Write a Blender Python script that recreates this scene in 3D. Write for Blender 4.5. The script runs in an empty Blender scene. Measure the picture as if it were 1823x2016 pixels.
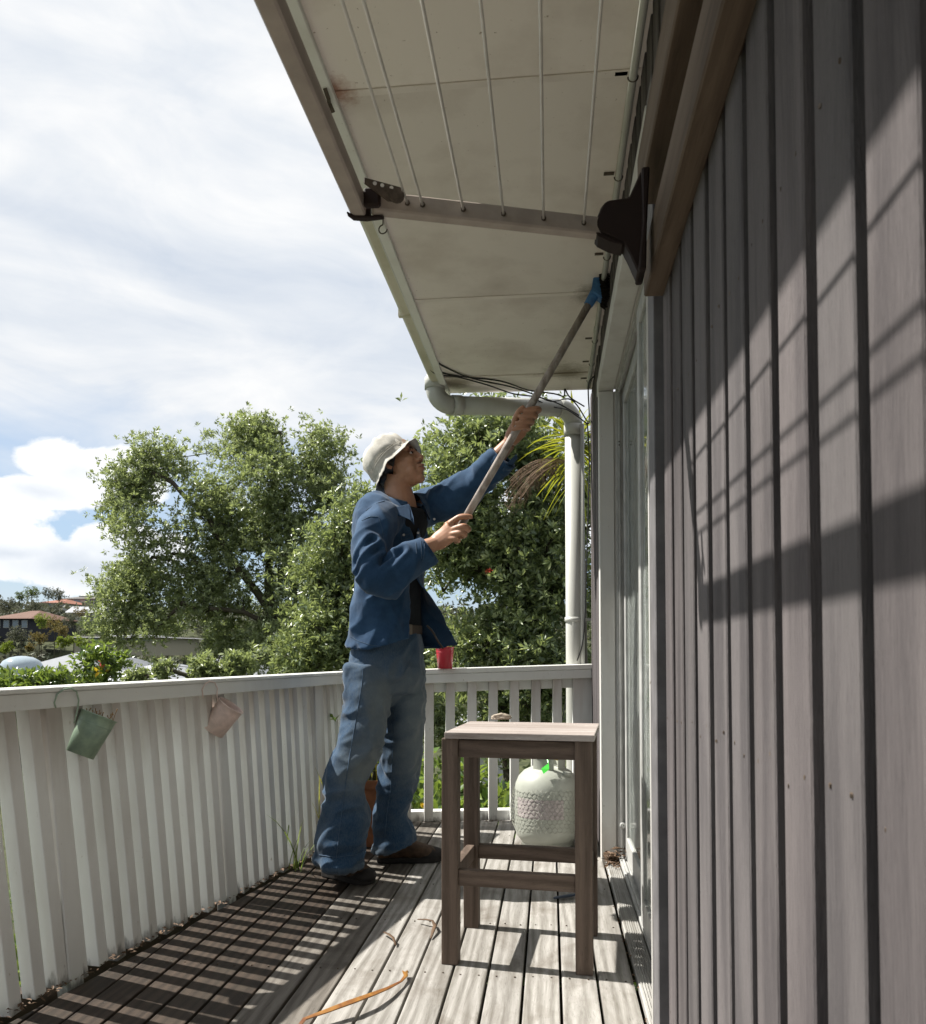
import bpy, bmesh, math, random
import numpy as np
from mathutils import Vector, Matrix, noise
from math import sin, cos, tan, pi, radians as R

random.seed(7)
rng = np.random.default_rng(11)
S = bpy.context.scene
COL = S.collection

# ------------------------------------------------------------------ camera, sky, sun, exposure
CAM_Z, F_PX, PITCH = 0.93, 1600.0, R(2.0)
PPY = 1285 - F_PX * tan(PITCH)                    # optical axis row of the 1823 x 2016 frame
YAW = math.atan(171.0 / (F_PX / cos(PITCH)))
cam_d = bpy.data.cameras.new('camera'); cam = bpy.data.objects.new('camera', cam_d); COL.objects.link(cam)
cam.location = (0, 0, CAM_Z); cam.rotation_euler = (pi / 2 + PITCH, 0, YAW)
cam_d.sensor_fit = 'VERTICAL'; cam_d.sensor_height = 36; cam_d.sensor_width = 36
cam_d.lens = 36 * F_PX / 2016; cam_d.shift_y = (PPY - 1008) / 2016
cam_d.clip_start = 0.05; cam_d.clip_end = 4000
cam_d.dof.use_dof = True; cam_d.dof.focus_distance = 3.3; cam_d.dof.aperture_fstop = 14.0
S.camera = cam

SUN_EL, SUN_DIR = R(51.2), Vector((-1.0, 0.15, 0)).normalized()     # towards the sun
sun_vec = Vector((SUN_DIR.x * cos(SUN_EL), SUN_DIR.y * cos(SUN_EL), sin(SUN_EL)))
sd = bpy.data.lights.new('sun', 'SUN'); sd.energy = 5.0; sd.angle = R(0.55); sd.color = (1.0, 0.965, 0.90)
so = bpy.data.objects.new('sun', sd); COL.objects.link(so); so.location = (-8, 2, 12)
so.rotation_euler = sun_vec.to_track_quat('Z', 'Y').to_euler()

W = bpy.data.worlds.new('World'); S.world = W; W.use_nodes = True
S.view_settings.view_transform = 'Standard'; S.view_settings.look = 'None'
S.view_settings.exposure = 1.0; S.view_settings.gamma = 1.0; S.view_settings.use_curve_mapping = False
S.render.engine = 'CYCLES'
S.cycles.use_denoising = True
S.cycles.max_bounces = 8; S.cycles.diffuse_bounces = 4; S.cycles.glossy_bounces = 3
S.cycles.transmission_bounces = 4; S.cycles.transparent_max_bounces = 6

_cy, _sy, _cp, _sp = cos(YAW), sin(YAW), cos(PITCH), sin(PITCH)
def ray(px, py):                                   # direction in the world of a point of the 1823 x 2016 photograph
    u, v = (px - 911.5), (PPY - py)
    y, z = F_PX * _cp - v * _sp, F_PX * _sp + v * _cp
    return Vector((u * _cy - y * _sy, u * _sy + y * _cy, z))
def A(px, py, Y):                                  # the point seen there at the distance Y along the wall
    d = ray(px, py); return Vector((0, 0, CAM_Z)) + d * (Y / d.y)
def G(px, py, z=0.0):                              # the point seen there at the height z
    d = ray(px, py); return Vector((0, 0, CAM_Z)) + d * ((z - CAM_Z) / d.z)

def world_sky():
    nt = W.node_tree; nt.nodes.clear(); N, L = nt.nodes.new, nt.links.new
    out = N('ShaderNodeOutputWorld'); bg = N('ShaderNodeBackground'); L(bg.outputs[0], out.inputs[0])
    bg.inputs['Strength'].default_value = 0.067
    sky = N('ShaderNodeTexSky'); sky.sky_type = 'NISHITA'; sky.sun_disc = False
    sky.sun_elevation = SUN_EL; sky.sun_rotation = math.atan2(SUN_DIR.x, SUN_DIR.y)
    sky.air_density = 1.0; sky.dust_density = 1.2; sky.ozone_density = 1.2
    tc = N('ShaderNodeTexCoord'); sep = N('ShaderNodeSeparateXYZ'); L(tc.outputs['Generated'], sep.inputs[0])
    def M(op, a, b=None, c=None, clamp=False):
        m = N('ShaderNodeMath'); m.operation = op; m.use_clamp = clamp
        for i, v in enumerate((a, b, c)):
            if v is None: continue
            if isinstance(v, (int, float)): m.inputs[i].default_value = v
            else: L(v, m.inputs[i])
        return m.outputs[0]
    def ns(scale, det=6, ro=.55, stretch=(1, 1, 1), off=(0, 0, 0), dist=0):
        mp = N('ShaderNodeMapping'); mp.inputs['Scale'].default_value = stretch; mp.inputs['Location'].default_value = off
        L(tc.outputs['Generated'], mp.inputs[0])
        n = N('ShaderNodeTexNoise'); n.inputs['Scale'].default_value = scale; n.inputs['Detail'].default_value = det
        n.inputs['Roughness'].default_value = ro; n.inputs['Distortion'].default_value = dist; L(mp.outputs[0], n.inputs[0]); return n.outputs[0]
    def ramp(x, stops):
        r = N('ShaderNodeValToRGB'); L(x, r.inputs[0]); e = r.color_ramp.elements
        while len(e) < len(stops): e.new(.5)
        for k, (p, c) in enumerate(stops): e[k].position = p; e[k].color = (*c, 1) if not isinstance(c, (int, float)) else (c, c, c, 1)
        return r.outputs[0]
    def mix(f, a, b):
        m = N('ShaderNodeMix'); m.data_type = 'RGBA'
        if isinstance(f, (int, float)): m.inputs[0].default_value = f
        else: L(f, m.inputs[0])
        for i, v in ((6, a), (7, b)):
            if isinstance(v, tuple): m.inputs[i].default_value = (*v, 1)
            else: L(v, m.inputs[i])
        return m.outputs[2]
    z = sep.outputs[2]
    # high thin veil, streaked level; it thins out towards the horizon where blue shows
    veil = ns(2.1, 8, .52, (1, 1, 3.6), (2.3, .4, 1.7), .5)
    fine = ns(5.5, 8, .6, (1, 1, 2.4), (.3, 4.4, 2.2), .9)
    v = M('ADD', M('MULTIPLY', veil, .7), M('MULTIPLY', fine, .3))
    el = N('ShaderNodeMapRange'); L(z, el.inputs[0]); el.inputs[1].default_value = .12; el.inputs[2].default_value = .36
    el.inputs[3].default_value = -.20; el.inputs[4].default_value = .40
    cover = ramp(M('ADD', v, el.outputs[0]), [(.34, 0), (.74, 1)])
    veilcol = ramp(v, [(.36, (5.0, 5.5, 6.25)), (.49, (6.2, 6.5, 6.9)), (.60, (7.4, 7.45, 7.5))])
    blue = mix(.52, sky.outputs[0], (3.6, 5.0, 6.9))
    c = mix(cover, blue, veilcol)
    # cumulus heaps standing over the hill
    puff = ns(9, 10, .58, (1, 1, 1.35), (.5, .2, 0), .25)
    shade = ns(5.0, 6, .55, (1, 1, 1.6), (3.1, .9, .4), .2)
    def heap(px, py, wx, wz, k):
        d = ray(px, py).normalized()
        vm = N('ShaderNodeVectorMath'); vm.operation = 'SUBTRACT'; L(tc.outputs['Generated'], vm.inputs[0]); vm.inputs[1].default_value = d
        mp = N('ShaderNodeMapping'); mp.inputs['Scale'].default_value = (1 / wx, 1 / wx, 1 / wz); L(vm.outputs[0], mp.inputs[0])
        ln = N('ShaderNodeVectorMath'); ln.operation = 'LENGTH'; L(mp.outputs[0], ln.inputs[0])
        return M('SUBTRACT', 1.0, ln.outputs['Value']), d
    body = None
    for (px, py, wx, wz) in ((165, 925, .078, .040), (70, 968, .08, .024), (250, 930, .06, .040), (20, 1090, .10, .020), (150, 1115, .15, .040), (-240, 960, .2, .05),
                             (250, 1085, .09, .034), (-700, 1050, .5, .06), (1500, 1000, .35, .08), (2600, 1080, .6, .07)):
        h, d = heap(px, py, wx, wz, 0)
        body = h if body is None else M('MAXIMUM', body, h)
    m = M('ADD', body, M('MULTIPLY', M('SUBTRACT', puff, .5), 1.5))
    mask = ramp(m, [(.15, 0), (.27, 1)])
    lit = M('ADD', M('MULTIPLY', shade, 1.0), M('MULTIPLY', M('SUBTRACT', 1.0, M('MULTIPLY', body, 1.0)), .35))
    ccol = ramp(lit, [(.44, (5.6, 6.0, 6.6)), (.70, (8.1, 8.2, 8.3))])
    c = mix(M('MULTIPLY', mask, .93), c, ccol)
    # ground haze low down
    hz = ramp(z, [(.0, 1), (.09, 0)])
    c = mix(M('MULTIPLY', hz, .55), c, (6.0, 6.8, 7.5))
    L(c, bg.inputs['Color'])
world_sky()

# ------------------------------------------------------------------ materials
MATS = {}
class Nodes:
    def __init__(s, name):
        s.m = bpy.data.materials.new(name); s.m.use_nodes = True; s.nt = s.m.node_tree; s.nt.nodes.clear()
        s.out = s.N('ShaderNodeOutputMaterial'); s.b = s.N('ShaderNodeBsdfPrincipled'); s.L(s.b.outputs[0], s.out.inputs[0])
        s.tc = s.N('ShaderNodeTexCoord'); s.oi = s.N('ShaderNodeObjectInfo')
    def N(s, t): return s.nt.nodes.new(t)
    def L(s, a, b): s.nt.links.new(a, b)
    def val(s, inp, v):
        if isinstance(v, (int, float)): inp.default_value = v
        elif isinstance(v, tuple): inp.default_value = (*v, 1) if len(v) == 3 and len(inp.default_value) == 4 else v
        else: s.L(v, inp)
    def math(s, op, a, b=0, clamp=False):
        m = s.N('ShaderNodeMath'); m.operation = op; m.use_clamp = clamp; s.val(m.inputs[0], a); s.val(m.inputs[1], b); return m.outputs[0]
    def coords(s, scale=(1, 1, 1), rnd=True, src='Object', rot=(0, 0, 0)):
        mp = s.N('ShaderNodeMapping'); mp.inputs['Scale'].default_value = scale; mp.inputs['Rotation'].default_value = rot
        v = s.tc.outputs[src]
        if rnd:
            va = s.N('ShaderNodeVectorMath'); va.operation = 'ADD'; s.L(v, va.inputs[0])
            mm = s.math('MULTIPLY', s.oi.outputs['Random'], 37.0); cb = s.N('ShaderNodeCombineXYZ')
            for i in range(3): s.L(mm, cb.inputs[i])
            s.L(cb.outputs[0], va.inputs[1]); v = va.outputs[0]
        s.L(v, mp.inputs[0]); return mp.outputs[0]
    def noise(s, scale, det=5, ro=.55, dist=0, vec=None, **k):
        n = s.N('ShaderNodeTexNoise'); n.inputs['Scale'].default_value = scale; n.inputs['Detail'].default_value = det
        n.inputs['Roughness'].default_value = ro; n.inputs['Distortion'].default_value = dist
        s.L(vec if vec is not None else s.coords(**k), n.inputs[0]); return n.outputs[0]
    def ramp(s, x, stops):
        r = s.N('ShaderNodeValToRGB'); s.L(x, r.inputs[0]); e = r.color_ramp.elements
        while len(e) < len(stops): e.new(.5)
        for k, (p, c) in enumerate(stops): e[k].position = p; e[k].color = (c, c, c, 1) if isinstance(c, (int, float)) else (*c, 1)
        return r.outputs[0]
    def mix(s, f, a, b, mode='MIX'):
        m = s.N('ShaderNodeMix'); m.data_type = 'RGBA'; m.blend_type = mode; s.val(m.inputs[0], f); s.val(m.inputs[6], a); s.val(m.inputs[7], b); return m.outputs[2]
    def color(s, c): s.val(s.b.inputs['Base Color'], c)
    def rough(s, v): s.val(s.b.inputs['Roughness'], v)
    def spec(s, v): s.b.inputs['Specular IOR Level'].default_value = v
    def bump(s, h, strength=.3, dist=.002):
        b = s.N('ShaderNodeBump'); b.inputs['Strength'].default_value = strength; b.inputs['Distance'].default_value = dist
        s.L(h, b.inputs['Height']); s.L(b.outputs[0], s.b.inputs['Normal'])
def sc3(c, k): return tuple(x * k for x in c)
ALB = {'deck_wood': .80, 'deck_wood_dark': .52, 'deck_wood_mid': .66, 'threshold_wood': .74, 'cladding': .87, 'cladding_back': .55, 'trim_grey': .7, 'stool_wood': .78, 'stool_wood_across': .78, 'stool_seat_wood': .95,
       'pipe_plastic': .74, 'casing_paint': .85, 'bottle_enamel': .76, 'bottle_label': .76, 'net_plastic': .72, 'green_tag': .8, 'alu_frame': .85, 'red_enamel': .8, 'palm_orange': .62, 'palm_tan': .75, 'undershirt': .9, 'boot_leather': .8,
       'roof_brown': .72, 'roof_orange': .72, 'roof_grey': .72, 'roof_pale': .7, 'roof_slate': .7, 'wall_white': .75, 'wall_cream': .75, 'grass_green': .75, 'terracotta': .75, 'cord_cotton': .75,
       'leaf_far': .85, 'leaf_far_olive': .85, 'leaf_far_lime': .75, 'leaf_far_rust': .8, 'leaf_bright': .72, 'leaf_strap': .8, 'leaf_dead': .8, 'leaf_olive': .98, 'leaf_shrub': 1.0, 'leaf_yellow': .75, 'leaf_flower': .8}
def alb(name, c): return sc3(c, ALB.get(name, 1.0))

def mat_paint(name, c, dirt=(.30, .26, .20), amt=.5, stretch=(1, 1, .18), scale=9, rough=.55, bump=.25, edge=None, low_rot=False, spots=()):
    s = Nodes(name); c = alb(name, c); dirt = alb(name, dirt)
    n1 = s.noise(scale, 6, .6, vec=s.coords(stretch))
    n2 = s.noise(60, 4, .7, vec=s.coords((1, 1, .35)))
    n3 = s.noise(2.2, 3, .5, vec=s.coords((1, 1, 1)))
    f = s.ramp(s.math('ADD', s.math('MULTIPLY', n1, .6), s.math('MULTIPLY', n3, .4)), [(.47, 0), (.72, 1)])
    col = s.mix(s.math('MULTIPLY', f, amt), c, sc3(tuple((a * .6 + b * .4) for a, b in zip(dirt, c)), 1))
    sp = s.ramp(n2, [(.675, 0), (.73, 1)])
    col = s.mix(s.math('MULTIPLY', sp, min(1, amt * 1.3)), col, dirt)
    for (pt, rad_, sc_col) in spots:                 # a rust bloom or a patch of moss with a place of its own
        vm = s.N('ShaderNodeVectorMath'); vm.operation = 'SUBTRACT'; s.L(s.N('ShaderNodeNewGeometry').outputs['Position'], vm.inputs[0]); vm.inputs[1].default_value = pt
        vl = s.N('ShaderNodeVectorMath'); vl.operation = 'LENGTH'; s.L(vm.outputs[0], vl.inputs[0])
        q = s.math('ADD', s.math('MULTIPLY', vl.outputs['Value'], -1 / rad_), s.math('ADD', s.math('MULTIPLY', n1, .9), s.math('MULTIPLY', n2, .6)))
        col = s.mix(s.ramp(q, [(.05, 0), (.55, .8)]), col, sc_col)
    if low_rot:                                     # black mildew creeping up from the foot of a picket
        z = s.N('ShaderNodeSeparateXYZ'); s.L(s.N('ShaderNodeNewGeometry').outputs['Position'], z.inputs[0])
        g = s.math('ADD', s.math('MULTIPLY', z.outputs[2], -9.0), s.math('MULTIPLY', n1, 2.1))
        g = s.math('ADD', g, s.math('MULTIPLY', n2, .8))
        col = s.mix(s.ramp(g, [(.98, 0), (1.0, 0)]) if False else s.ramp(s.math('SUBTRACT', g, .62), [(.70, 0), (1.05, .65)]), col, (.035, .028, .02))
    if low_rot:                                     # grime rubbed under the rail
        g = s.math('ADD', s.math('MULTIPLY', z.outputs[2], 4.2), s.math('MULTIPLY', n1, 1.6))
        col = s.mix(s.ramp(s.math('SUBTRACT', g, 3.1), [(.0, 0), (1.0, .62)]), col, (.33, .265, .215))
    v = s.math('ADD', s.math('MULTIPLY', s.oi.outputs['Random'], .14), .90)
    cb = s.N('ShaderNodeCombineColor');  [s.L(v, cb.inputs[i]) for i in range(3)]
    s.color(s.mix(1.0, col, cb.outputs[0], 'MULTIPLY')); s.rough(rough); s.spec(.3)
    s.bump(s.math('ADD', s.math('MULTIPLY', n1, .6), s.math('MULTIPLY', n2, .5)), bump, .0015)
    MATS[name] = s.m; return s.m

def mat_wood(name, base, dark, axis='Y', grain=70, rough=.75, knots=True, var=.22, crack=.5, bump=.5, stain=None, green=None, hue2=None, spec=.25):
    s = Nodes(name); base = alb(name, base); dark = alb(name, dark)
    lo = {'X': (.05, 1, 1), 'Y': (1, .05, 1), 'Z': (1, 1, .05)}[axis]
    n0 = s.noise(3.0, 3, .5, vec=s.coords(tuple(3 * x if x < 1 else x for x in lo)))
    vec = s.coords(lo)
    wv = s.N('ShaderNodeVectorMath'); wv.operation = 'MULTIPLY_ADD'; s.L(s.noise(5, 2, .5, vec=s.coords(tuple(8 * x if x < 1 else x for x in lo))), wv.inputs[0])
    wv.inputs[1].default_value = (.05, .05, .05); s.L(vec, wv.inputs[2])
    g = s.noise(grain, 5, .65, .3, vec=wv.outputs[0])
    g2 = s.noise(grain * 3.2, 3, .7, vec=wv.outputs[0])
    rings = s.N('ShaderNodeTexWave'); rings.wave_type = 'BANDS'; rings.bands_direction = 'X' if axis != 'X' else 'Z'
    rings.inputs['Scale'].default_value = 9; rings.inputs['Distortion'].default_value = 9; rings.inputs['Detail'].default_value = 2
    rings.inputs['Detail Scale'].default_value = 1.2; s.L(s.coords(tuple(2.2 * x if x < 1 else x for x in lo)), rings.inputs[0])
    f = s.math('ADD', s.math('MULTIPLY', g, .55), s.math('MULTIPLY', rings.outputs['Fac'], .22))
    f = s.math('ADD', f, s.math('MULTIPLY', n0, .3))
    col = s.mix(s.ramp(f, [(.32, 0), (.70, 1)]), dark, base)
    ck = s.ramp(g2, [(.30, 1), (.40, 0)])
    col = s.mix(s.math('MULTIPLY', ck, crack), col, sc3(dark, .35))
    if stain:
        st = s.noise(stain[1], 6, .62, .6, vec=s.coords((1, .7, 1)))
        col = s.mix(s.math('MULTIPLY', s.ramp(st, [(.50, 0), (.68, 1)]), stain[2]), col, stain[0])
    if hue2:
        fr = s.math('FRACT', s.math('MULTIPLY', s.oi.outputs['Random'], 7.3)); col = s.mix(fr, col, s.mix(1.0, col, hue2, 'MULTIPLY'))
    v = s.math('ADD', s.math('MULTIPLY', s.oi.outputs['Random'], var), 1 - var * .5)
    cb = s.N('ShaderNodeCombineColor');  [s.L(v, cb.inputs[i]) for i in range(3)]
    s.color(s.mix(1.0, col, cb.outputs[0], 'MULTIPLY')); s.rough(rough); s.spec(spec)
    s.bump(s.math('ADD', s.math('MULTIPLY', g, .7), s.math('MULTIPLY', g2, .5)), bump, .002)
    MATS[name] = s.m; return s.m

def mat_plain(name, c, rough=.5, spec=.4, metal=0, nscale=30, namt=.15, bump=.1, c2=None, coat=0):
    s = Nodes(name); c = alb(name, c); c2 = alb(name, c2) if c2 else None; n = s.noise(nscale, 4, .6, vec=s.coords())
    s.color(s.mix(s.ramp(n, [(.35, 0), (.7, 1)]), sc3(c, 1 - namt), c2 or sc3(c, 1 + namt * .5))); s.rough(rough); s.spec(spec)
    s.b.inputs['Metallic'].default_value = metal
    if coat: s.b.inputs['Coat Weight'].default_value = coat
    s.bump(n, bump, .001); MATS[name] = s.m; return s.m

def mat_leaf(name, cols, rough=.38, transl=.35, spec=.5, tl=(.30, .42, .04)):
    s = Nodes(name); cols = [alb(name, q) for q in cols]; g = s.N('ShaderNodeNewGeometry')
    ri = g.outputs['Random Per Island']
    n = s.noise(1.3, 2, .5, vec=s.coords(rnd=False))
    f = s.math('ADD', s.math('MULTIPLY', ri, .75), s.math('MULTIPLY', n, .35))
    k = len(cols)
    c = s.ramp(f, [(.12 + .8 * i / (k - 1), cc) for i, cc in enumerate(cols)])
    # the underside of a leaf is paler
    c2 = s.mix(s.math('MULTIPLY', g.outputs['Backfacing'], .45), c, (.16, .19, .12))
    s.color(c2); s.rough(rough); s.spec(spec)
    t = s.N('ShaderNodeBsdfTranslucent'); s.L(s.mix(.6, c, tl), t.inputs[0])
    mx = s.N('ShaderNodeMixShader'); mx.inputs[0].default_value = transl; s.L(s.b.outputs[0], mx.inputs[1]); s.L(t.outputs[0], mx.inputs[2])
    s.L(mx.outputs[0], s.out.inputs[0]); MATS[name] = s.m; return s.m

# ------------------------------------------------------------------ mesh helpers
def new_obj(name, me, parent=None):
    o = bpy.data.objects.new(name, me); COL.objects.link(o)
    if parent is not None:
        o.parent = parent
        # vertices are given in world metres: take off the parent's place
        p = parent.matrix_basis.translation.copy(); q = parent
        while q.parent is not None: q = q.parent; p += q.matrix_basis.translation
        if me is not None and p.length > 1e-9: me.transform(Matrix.Translation(-p))
    return o
def tag(o, label=None, cat=None, group=None, kind=None):
    if label: o['label'] = label
    if cat: o['category'] = cat
    if group: o['group'] = group
    if kind: o['kind'] = kind
    return o
def empty(name, loc, label=None, cat=None, group=None, kind=None):
    o = bpy.data.objects.new(name, None); COL.objects.link(o); o.location = loc; o.empty_display_size = .1
    return tag(o, label, cat, group, kind)

class MB:
    def __init__(s): s.v = []; s.f = []
    def add(s, vs, fs):
        k = len(s.v); s.v += [tuple(v) for v in vs]; s.f += [tuple(i + k for i in f) for f in fs]; return s
    def box(s, x0, x1, y0, y1, z0, z1):
        return s.add([(x0, y0, z0), (x1, y0, z0), (x1, y1, z0), (x0, y1, z0), (x0, y0, z1), (x1, y0, z1), (x1, y1, z1), (x0, y1, z1)],
                     [(0, 3, 2, 1), (4, 5, 6, 7), (0, 1, 5, 4), (1, 2, 6, 5), (2, 3, 7, 6), (3, 0, 4, 7)])
    def bar(s, a, b, w, h, up=(0, 0, 1)):           # box from a to b, w across, h along up
        a, b = Vector(a), Vector(b); d = (b - a).normalized(); up = Vector(up)
        r = d.cross(up).normalized(); u = r.cross(d).normalized(); vs = []
        for p in (a, b):
            for sx, su in ((-1, -1), (1, -1), (1, 1), (-1, 1)): vs.append(p + r * (sx * w / 2) + u * (su * h / 2))
        return s.add(vs, [(0, 1, 2, 3), (7, 6, 5, 4), (0, 4, 5, 1), (1, 5, 6, 2), (2, 6, 7, 3), (3, 7, 4, 0)])
    def prism(s, pts, off):                          # polygon pts pushed along the vector off
        n = len(pts); off = Vector(off); a = [Vector(p) for p in pts]
        return s.add(a + [p + off for p in a], [tuple(range(n))[::-1], tuple(range(n, 2 * n))] + [(i, (i + 1) % n, n + (i + 1) % n, n + i) for i in range(n)])
    def tube(s, pts, rad, n=8, cap=True, ref=None, flat=None, closed=False):
        pts = [Vector(p) for p in pts]; m = len(pts)
        rad = [rad] * m if isinstance(rad, (int, float)) else list(rad)
        ds = []
        for i in range(m):
            d = (pts[min(i + 1, m - 1)] - pts[max(i - 1, 0)]) if not closed else (pts[(i + 1) % m] - pts[i - 1])
            ds.append(d.normalized() if d.length > 1e-9 else Vector((0, 0, 1)))
        u = Vector(ref) if ref is not None else (Vector((0, 0, 1)) if abs(ds[0].z) < .9 else Vector((1, 0, 0)))
        k = len(s.v); vs = []
        for i in range(m):
            u = (Vector(ref) if ref is not None else u); u = (u - ds[i] * u.dot(ds[i])).normalized(); w = ds[i].cross(u)
            ra, rb = rad[i] if isinstance(rad[i], tuple) else (rad[i], rad[i] * (flat or 1))
            for j in range(n):
                a = 2 * pi * j / n; vs.append(pts[i] + u * (ra * cos(a)) + w * (rb * sin(a)))
        fs = []
        for i in range(m if closed else m - 1):
            for j in range(n):
                a, b = i * n + j, i * n + (j + 1) % n; c, d = ((i + 1) % m) * n + (j + 1) % n, ((i + 1) % m) * n + j
                fs.append((a, b, c, d))
        if cap and not closed: fs += [tuple(range(n))[::-1], tuple(range((m - 1) * n, m * n))]
        return s.add(vs, fs)
    def lathe(s, c, prof, n=24, axis=(0, 0, 1), sweep=(0, 2 * pi), squash=1):
        ax = Vector(axis).normalized(); u = (Vector((1, 0, 0)) - ax * ax.x).normalized() if abs(ax.x) < .9 else Vector((0, 1, 0)); w = ax.cross(u); c = Vector(c)
        full = abs(sweep[1] - sweep[0] - 2 * pi) < 1e-6; m = n if full else n + 1; vs = []
        for (r, h) in prof:
            for j in range(m):
                a = sweep[0] + (sweep[1] - sweep[0]) * j / n; vs.append(c + ax * h + u * (r * cos(a)) + w * (r * squash * sin(a)))
        fs = []
        for i in range(len(prof) - 1):
            for j in range(n if full else n):
                a, b = i * m + j, i * m + (j + 1) % m; fs.append((a, b, b + m, a + m))
        return s.add(vs, fs)
    def ell(s, c, r, rot=None, n=14, m=9):
        c = Vector(c); vs = []; rot = rot or Matrix.Identity(3)
        for i in range(m + 1):
            ph = pi * i / m
            for j in range(n):
                a = 2 * pi * j / n; vs.append(c + rot @ Vector((r[0] * sin(ph) * cos(a), r[1] * sin(ph) * sin(a), r[2] * cos(ph))))
        fs = [(i * n + j, (i + 1) * n + j, (i + 1) * n + (j + 1) % n, i * n + (j + 1) % n) for i in range(m) for j in range(n)]
        return s.add(vs, fs)
    def mesh(s, name):
        me = bpy.data.meshes.new(name); me.from_pydata(s.v, [], s.f); me.validate(); return me
    def build(s, name, mat, parent=None, smooth=False, bevel=0, weld=0, seg=1):
        me = s.mesh(name)
        if bevel or weld:
            bm = bmesh.new(); bm.from_mesh(me)
            if weld: bmesh.ops.remove_doubles(bm, verts=bm.verts, dist=weld)
            if bevel:
                es = [e for e in bm.edges if len(e.link_faces) == 2 and e.calc_face_angle(0) > .6]
                bmesh.ops.bevel(bm, geom=es, offset=bevel, segments=seg, profile=.6, affect='EDGES')
            bmesh.ops.recalc_face_normals(bm, faces=bm.faces); bm.to_mesh(me); bm.free()
        me.materials.append(MATS[mat] if isinstance(mat, str) else mat)
        if smooth: me.polygons.foreach_set('use_smooth', [True] * len(me.polygons))
        return new_obj(name, me, parent)

def np_mesh(name, V, F, mat, parent=None, smooth=False):
    me = bpy.data.meshes.new(name); V = np.asarray(V, np.float32); F = np.asarray(F, np.int32); k = F.shape[1]
    me.vertices.add(len(V)); me.vertices.foreach_set('co', V.ravel())
    me.loops.add(F.size); me.loops.foreach_set('vertex_index', F.ravel())
    me.polygons.add(len(F)); me.polygons.foreach_set('loop_start', np.arange(0, F.size, k, dtype=np.int32))
    me.polygons.foreach_set('loop_total', np.full(len(F), k, np.int32))
    if smooth: me.polygons.foreach_set('use_smooth', np.ones(len(F), bool))
    me.update(calc_edges=True); me.materials.append(MATS[mat]); return new_obj(name, me, parent)

def wobble(o, amp, freq, seed=0):                    # small unevenness along long pieces
    for v in o.data.vertices:
        n = noise.noise_vector(Vector(v.co) * freq + Vector((seed, seed * 2.1, 0))); v.co += n * amp
def leaves_geom(P, D, N_, L, Wd, droop=0.0):
    """P base points, D unit directions, N_ rough normals, L lengths, Wd widths -> folded diamonds"""
    D = D / np.linalg.norm(D, axis=1, keepdims=True)
    s = np.cross(D, N_); s /= np.maximum(np.linalg.norm(s, axis=1, keepdims=True), 1e-6); n = np.cross(s, D)
    L = L[:, None]; Wd = Wd[:, None]
    mid = P + D * L * .5 - np.array([0, 0, 1]) * droop * L * .4
    tip = P + D * L - np.array([0, 0, 1]) * droop * L
    V = np.stack([P, mid + s * Wd * .5 + n * Wd * .22, tip, mid - s * Wd * .5 + n * Wd * .22], 1).reshape(-1, 3)
    k = len(P); b = np.arange(k)[:, None] * 4
    F = np.concatenate([b + np.array([[0, 1, 2]]), b + np.array([[0, 2, 3]])], 0)
    return V, F
# ------------------------------------------------------------------ palette
mat_paint('white_paint', (.74, .74, .70), (.30, .24, .17), .5, bump=.3)
mat_paint('picket_paint', (.76, .76, .735), (.36, .30, .23), .5, low_rot=True, bump=.45)
mat_paint('soffit_paint', (.84, .775, .72), (.36, .28, .22), .8, stretch=(1, 1.0, 1), scale=4, bump=.2, rough=.7, spots=(((-.55, 2.0, 2.385), .11, (.34, .15, .08)), ((.2, 3.3, 2.385), .16, (.16, .13, .10)), ((.1, 4.2, 2.385), .22, (.24, .20, .13)), ((-.5, 4.3, 2.385), .16, (.22, .18, .11))))
mat_paint('casing_paint', (.68, .665, .63), (.22, .17, .12), .75, bump=.3)
mat_paint('gutter_paint', (.60, .57, .46), (.22, .22, .08), 1.0, stretch=(1, .6, 1), scale=6, spots=(((-.63, 1.75, 2.38), .14, (.25, .27, .04)), ((-.63, 2.1, 2.38), .12, (.25, .27, .04)), ((-.63, 2.5, 2.38), .10, (.25, .27, .04))))
mat_paint('pipe_plastic', (.66, .66, .61), (.26, .23, .17), .6, rough=.4, bump=.08)
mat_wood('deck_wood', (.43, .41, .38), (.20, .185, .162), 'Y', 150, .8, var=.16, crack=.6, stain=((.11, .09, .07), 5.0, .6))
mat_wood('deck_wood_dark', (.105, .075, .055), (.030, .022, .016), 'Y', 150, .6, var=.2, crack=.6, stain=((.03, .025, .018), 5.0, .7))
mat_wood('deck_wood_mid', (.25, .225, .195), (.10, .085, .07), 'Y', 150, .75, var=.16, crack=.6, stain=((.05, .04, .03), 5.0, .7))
mat_plain('trim_grey', (.21, .20, .205), .6, .3, 0, 14, .25, .3)
mat_wood('threshold_wood', (.50, .49, .46), (.30, .285, .26), 'Y', 90, .75, stain=((.12, .1, .07), 7.0, .4))
mat_wood('cladding', (.146, .134, .133), (.076, .070, .072), 'Z', 380, .72, var=.34, crack=.6, bump=.8, hue2=(1.02, .985, .98), spec=.07)
mat_wood('cladding_back', (.050, .045, .045), (.028, .025, .025), 'Z', 300, .9, var=.1, spec=.02)
mat_wood('stool_wood', (.18, .132, .102), (.082, .058, .043), 'Z', 130, .7, var=.12)
mat_wood('stool_wood_across', (.18, .132, .102), (.082, .058, .043), 'X', 130, .7, var=.12)
mat_wood('stool_seat_wood', (.40, .355, .33), (.24, .195, .17), 'X', 130, .7, var=.12)
mat_wood('beam_wood', (.15, .11, .078), (.065, .044, .030), 'Y', 90, .7, var=.1, crack=.2)
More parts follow.
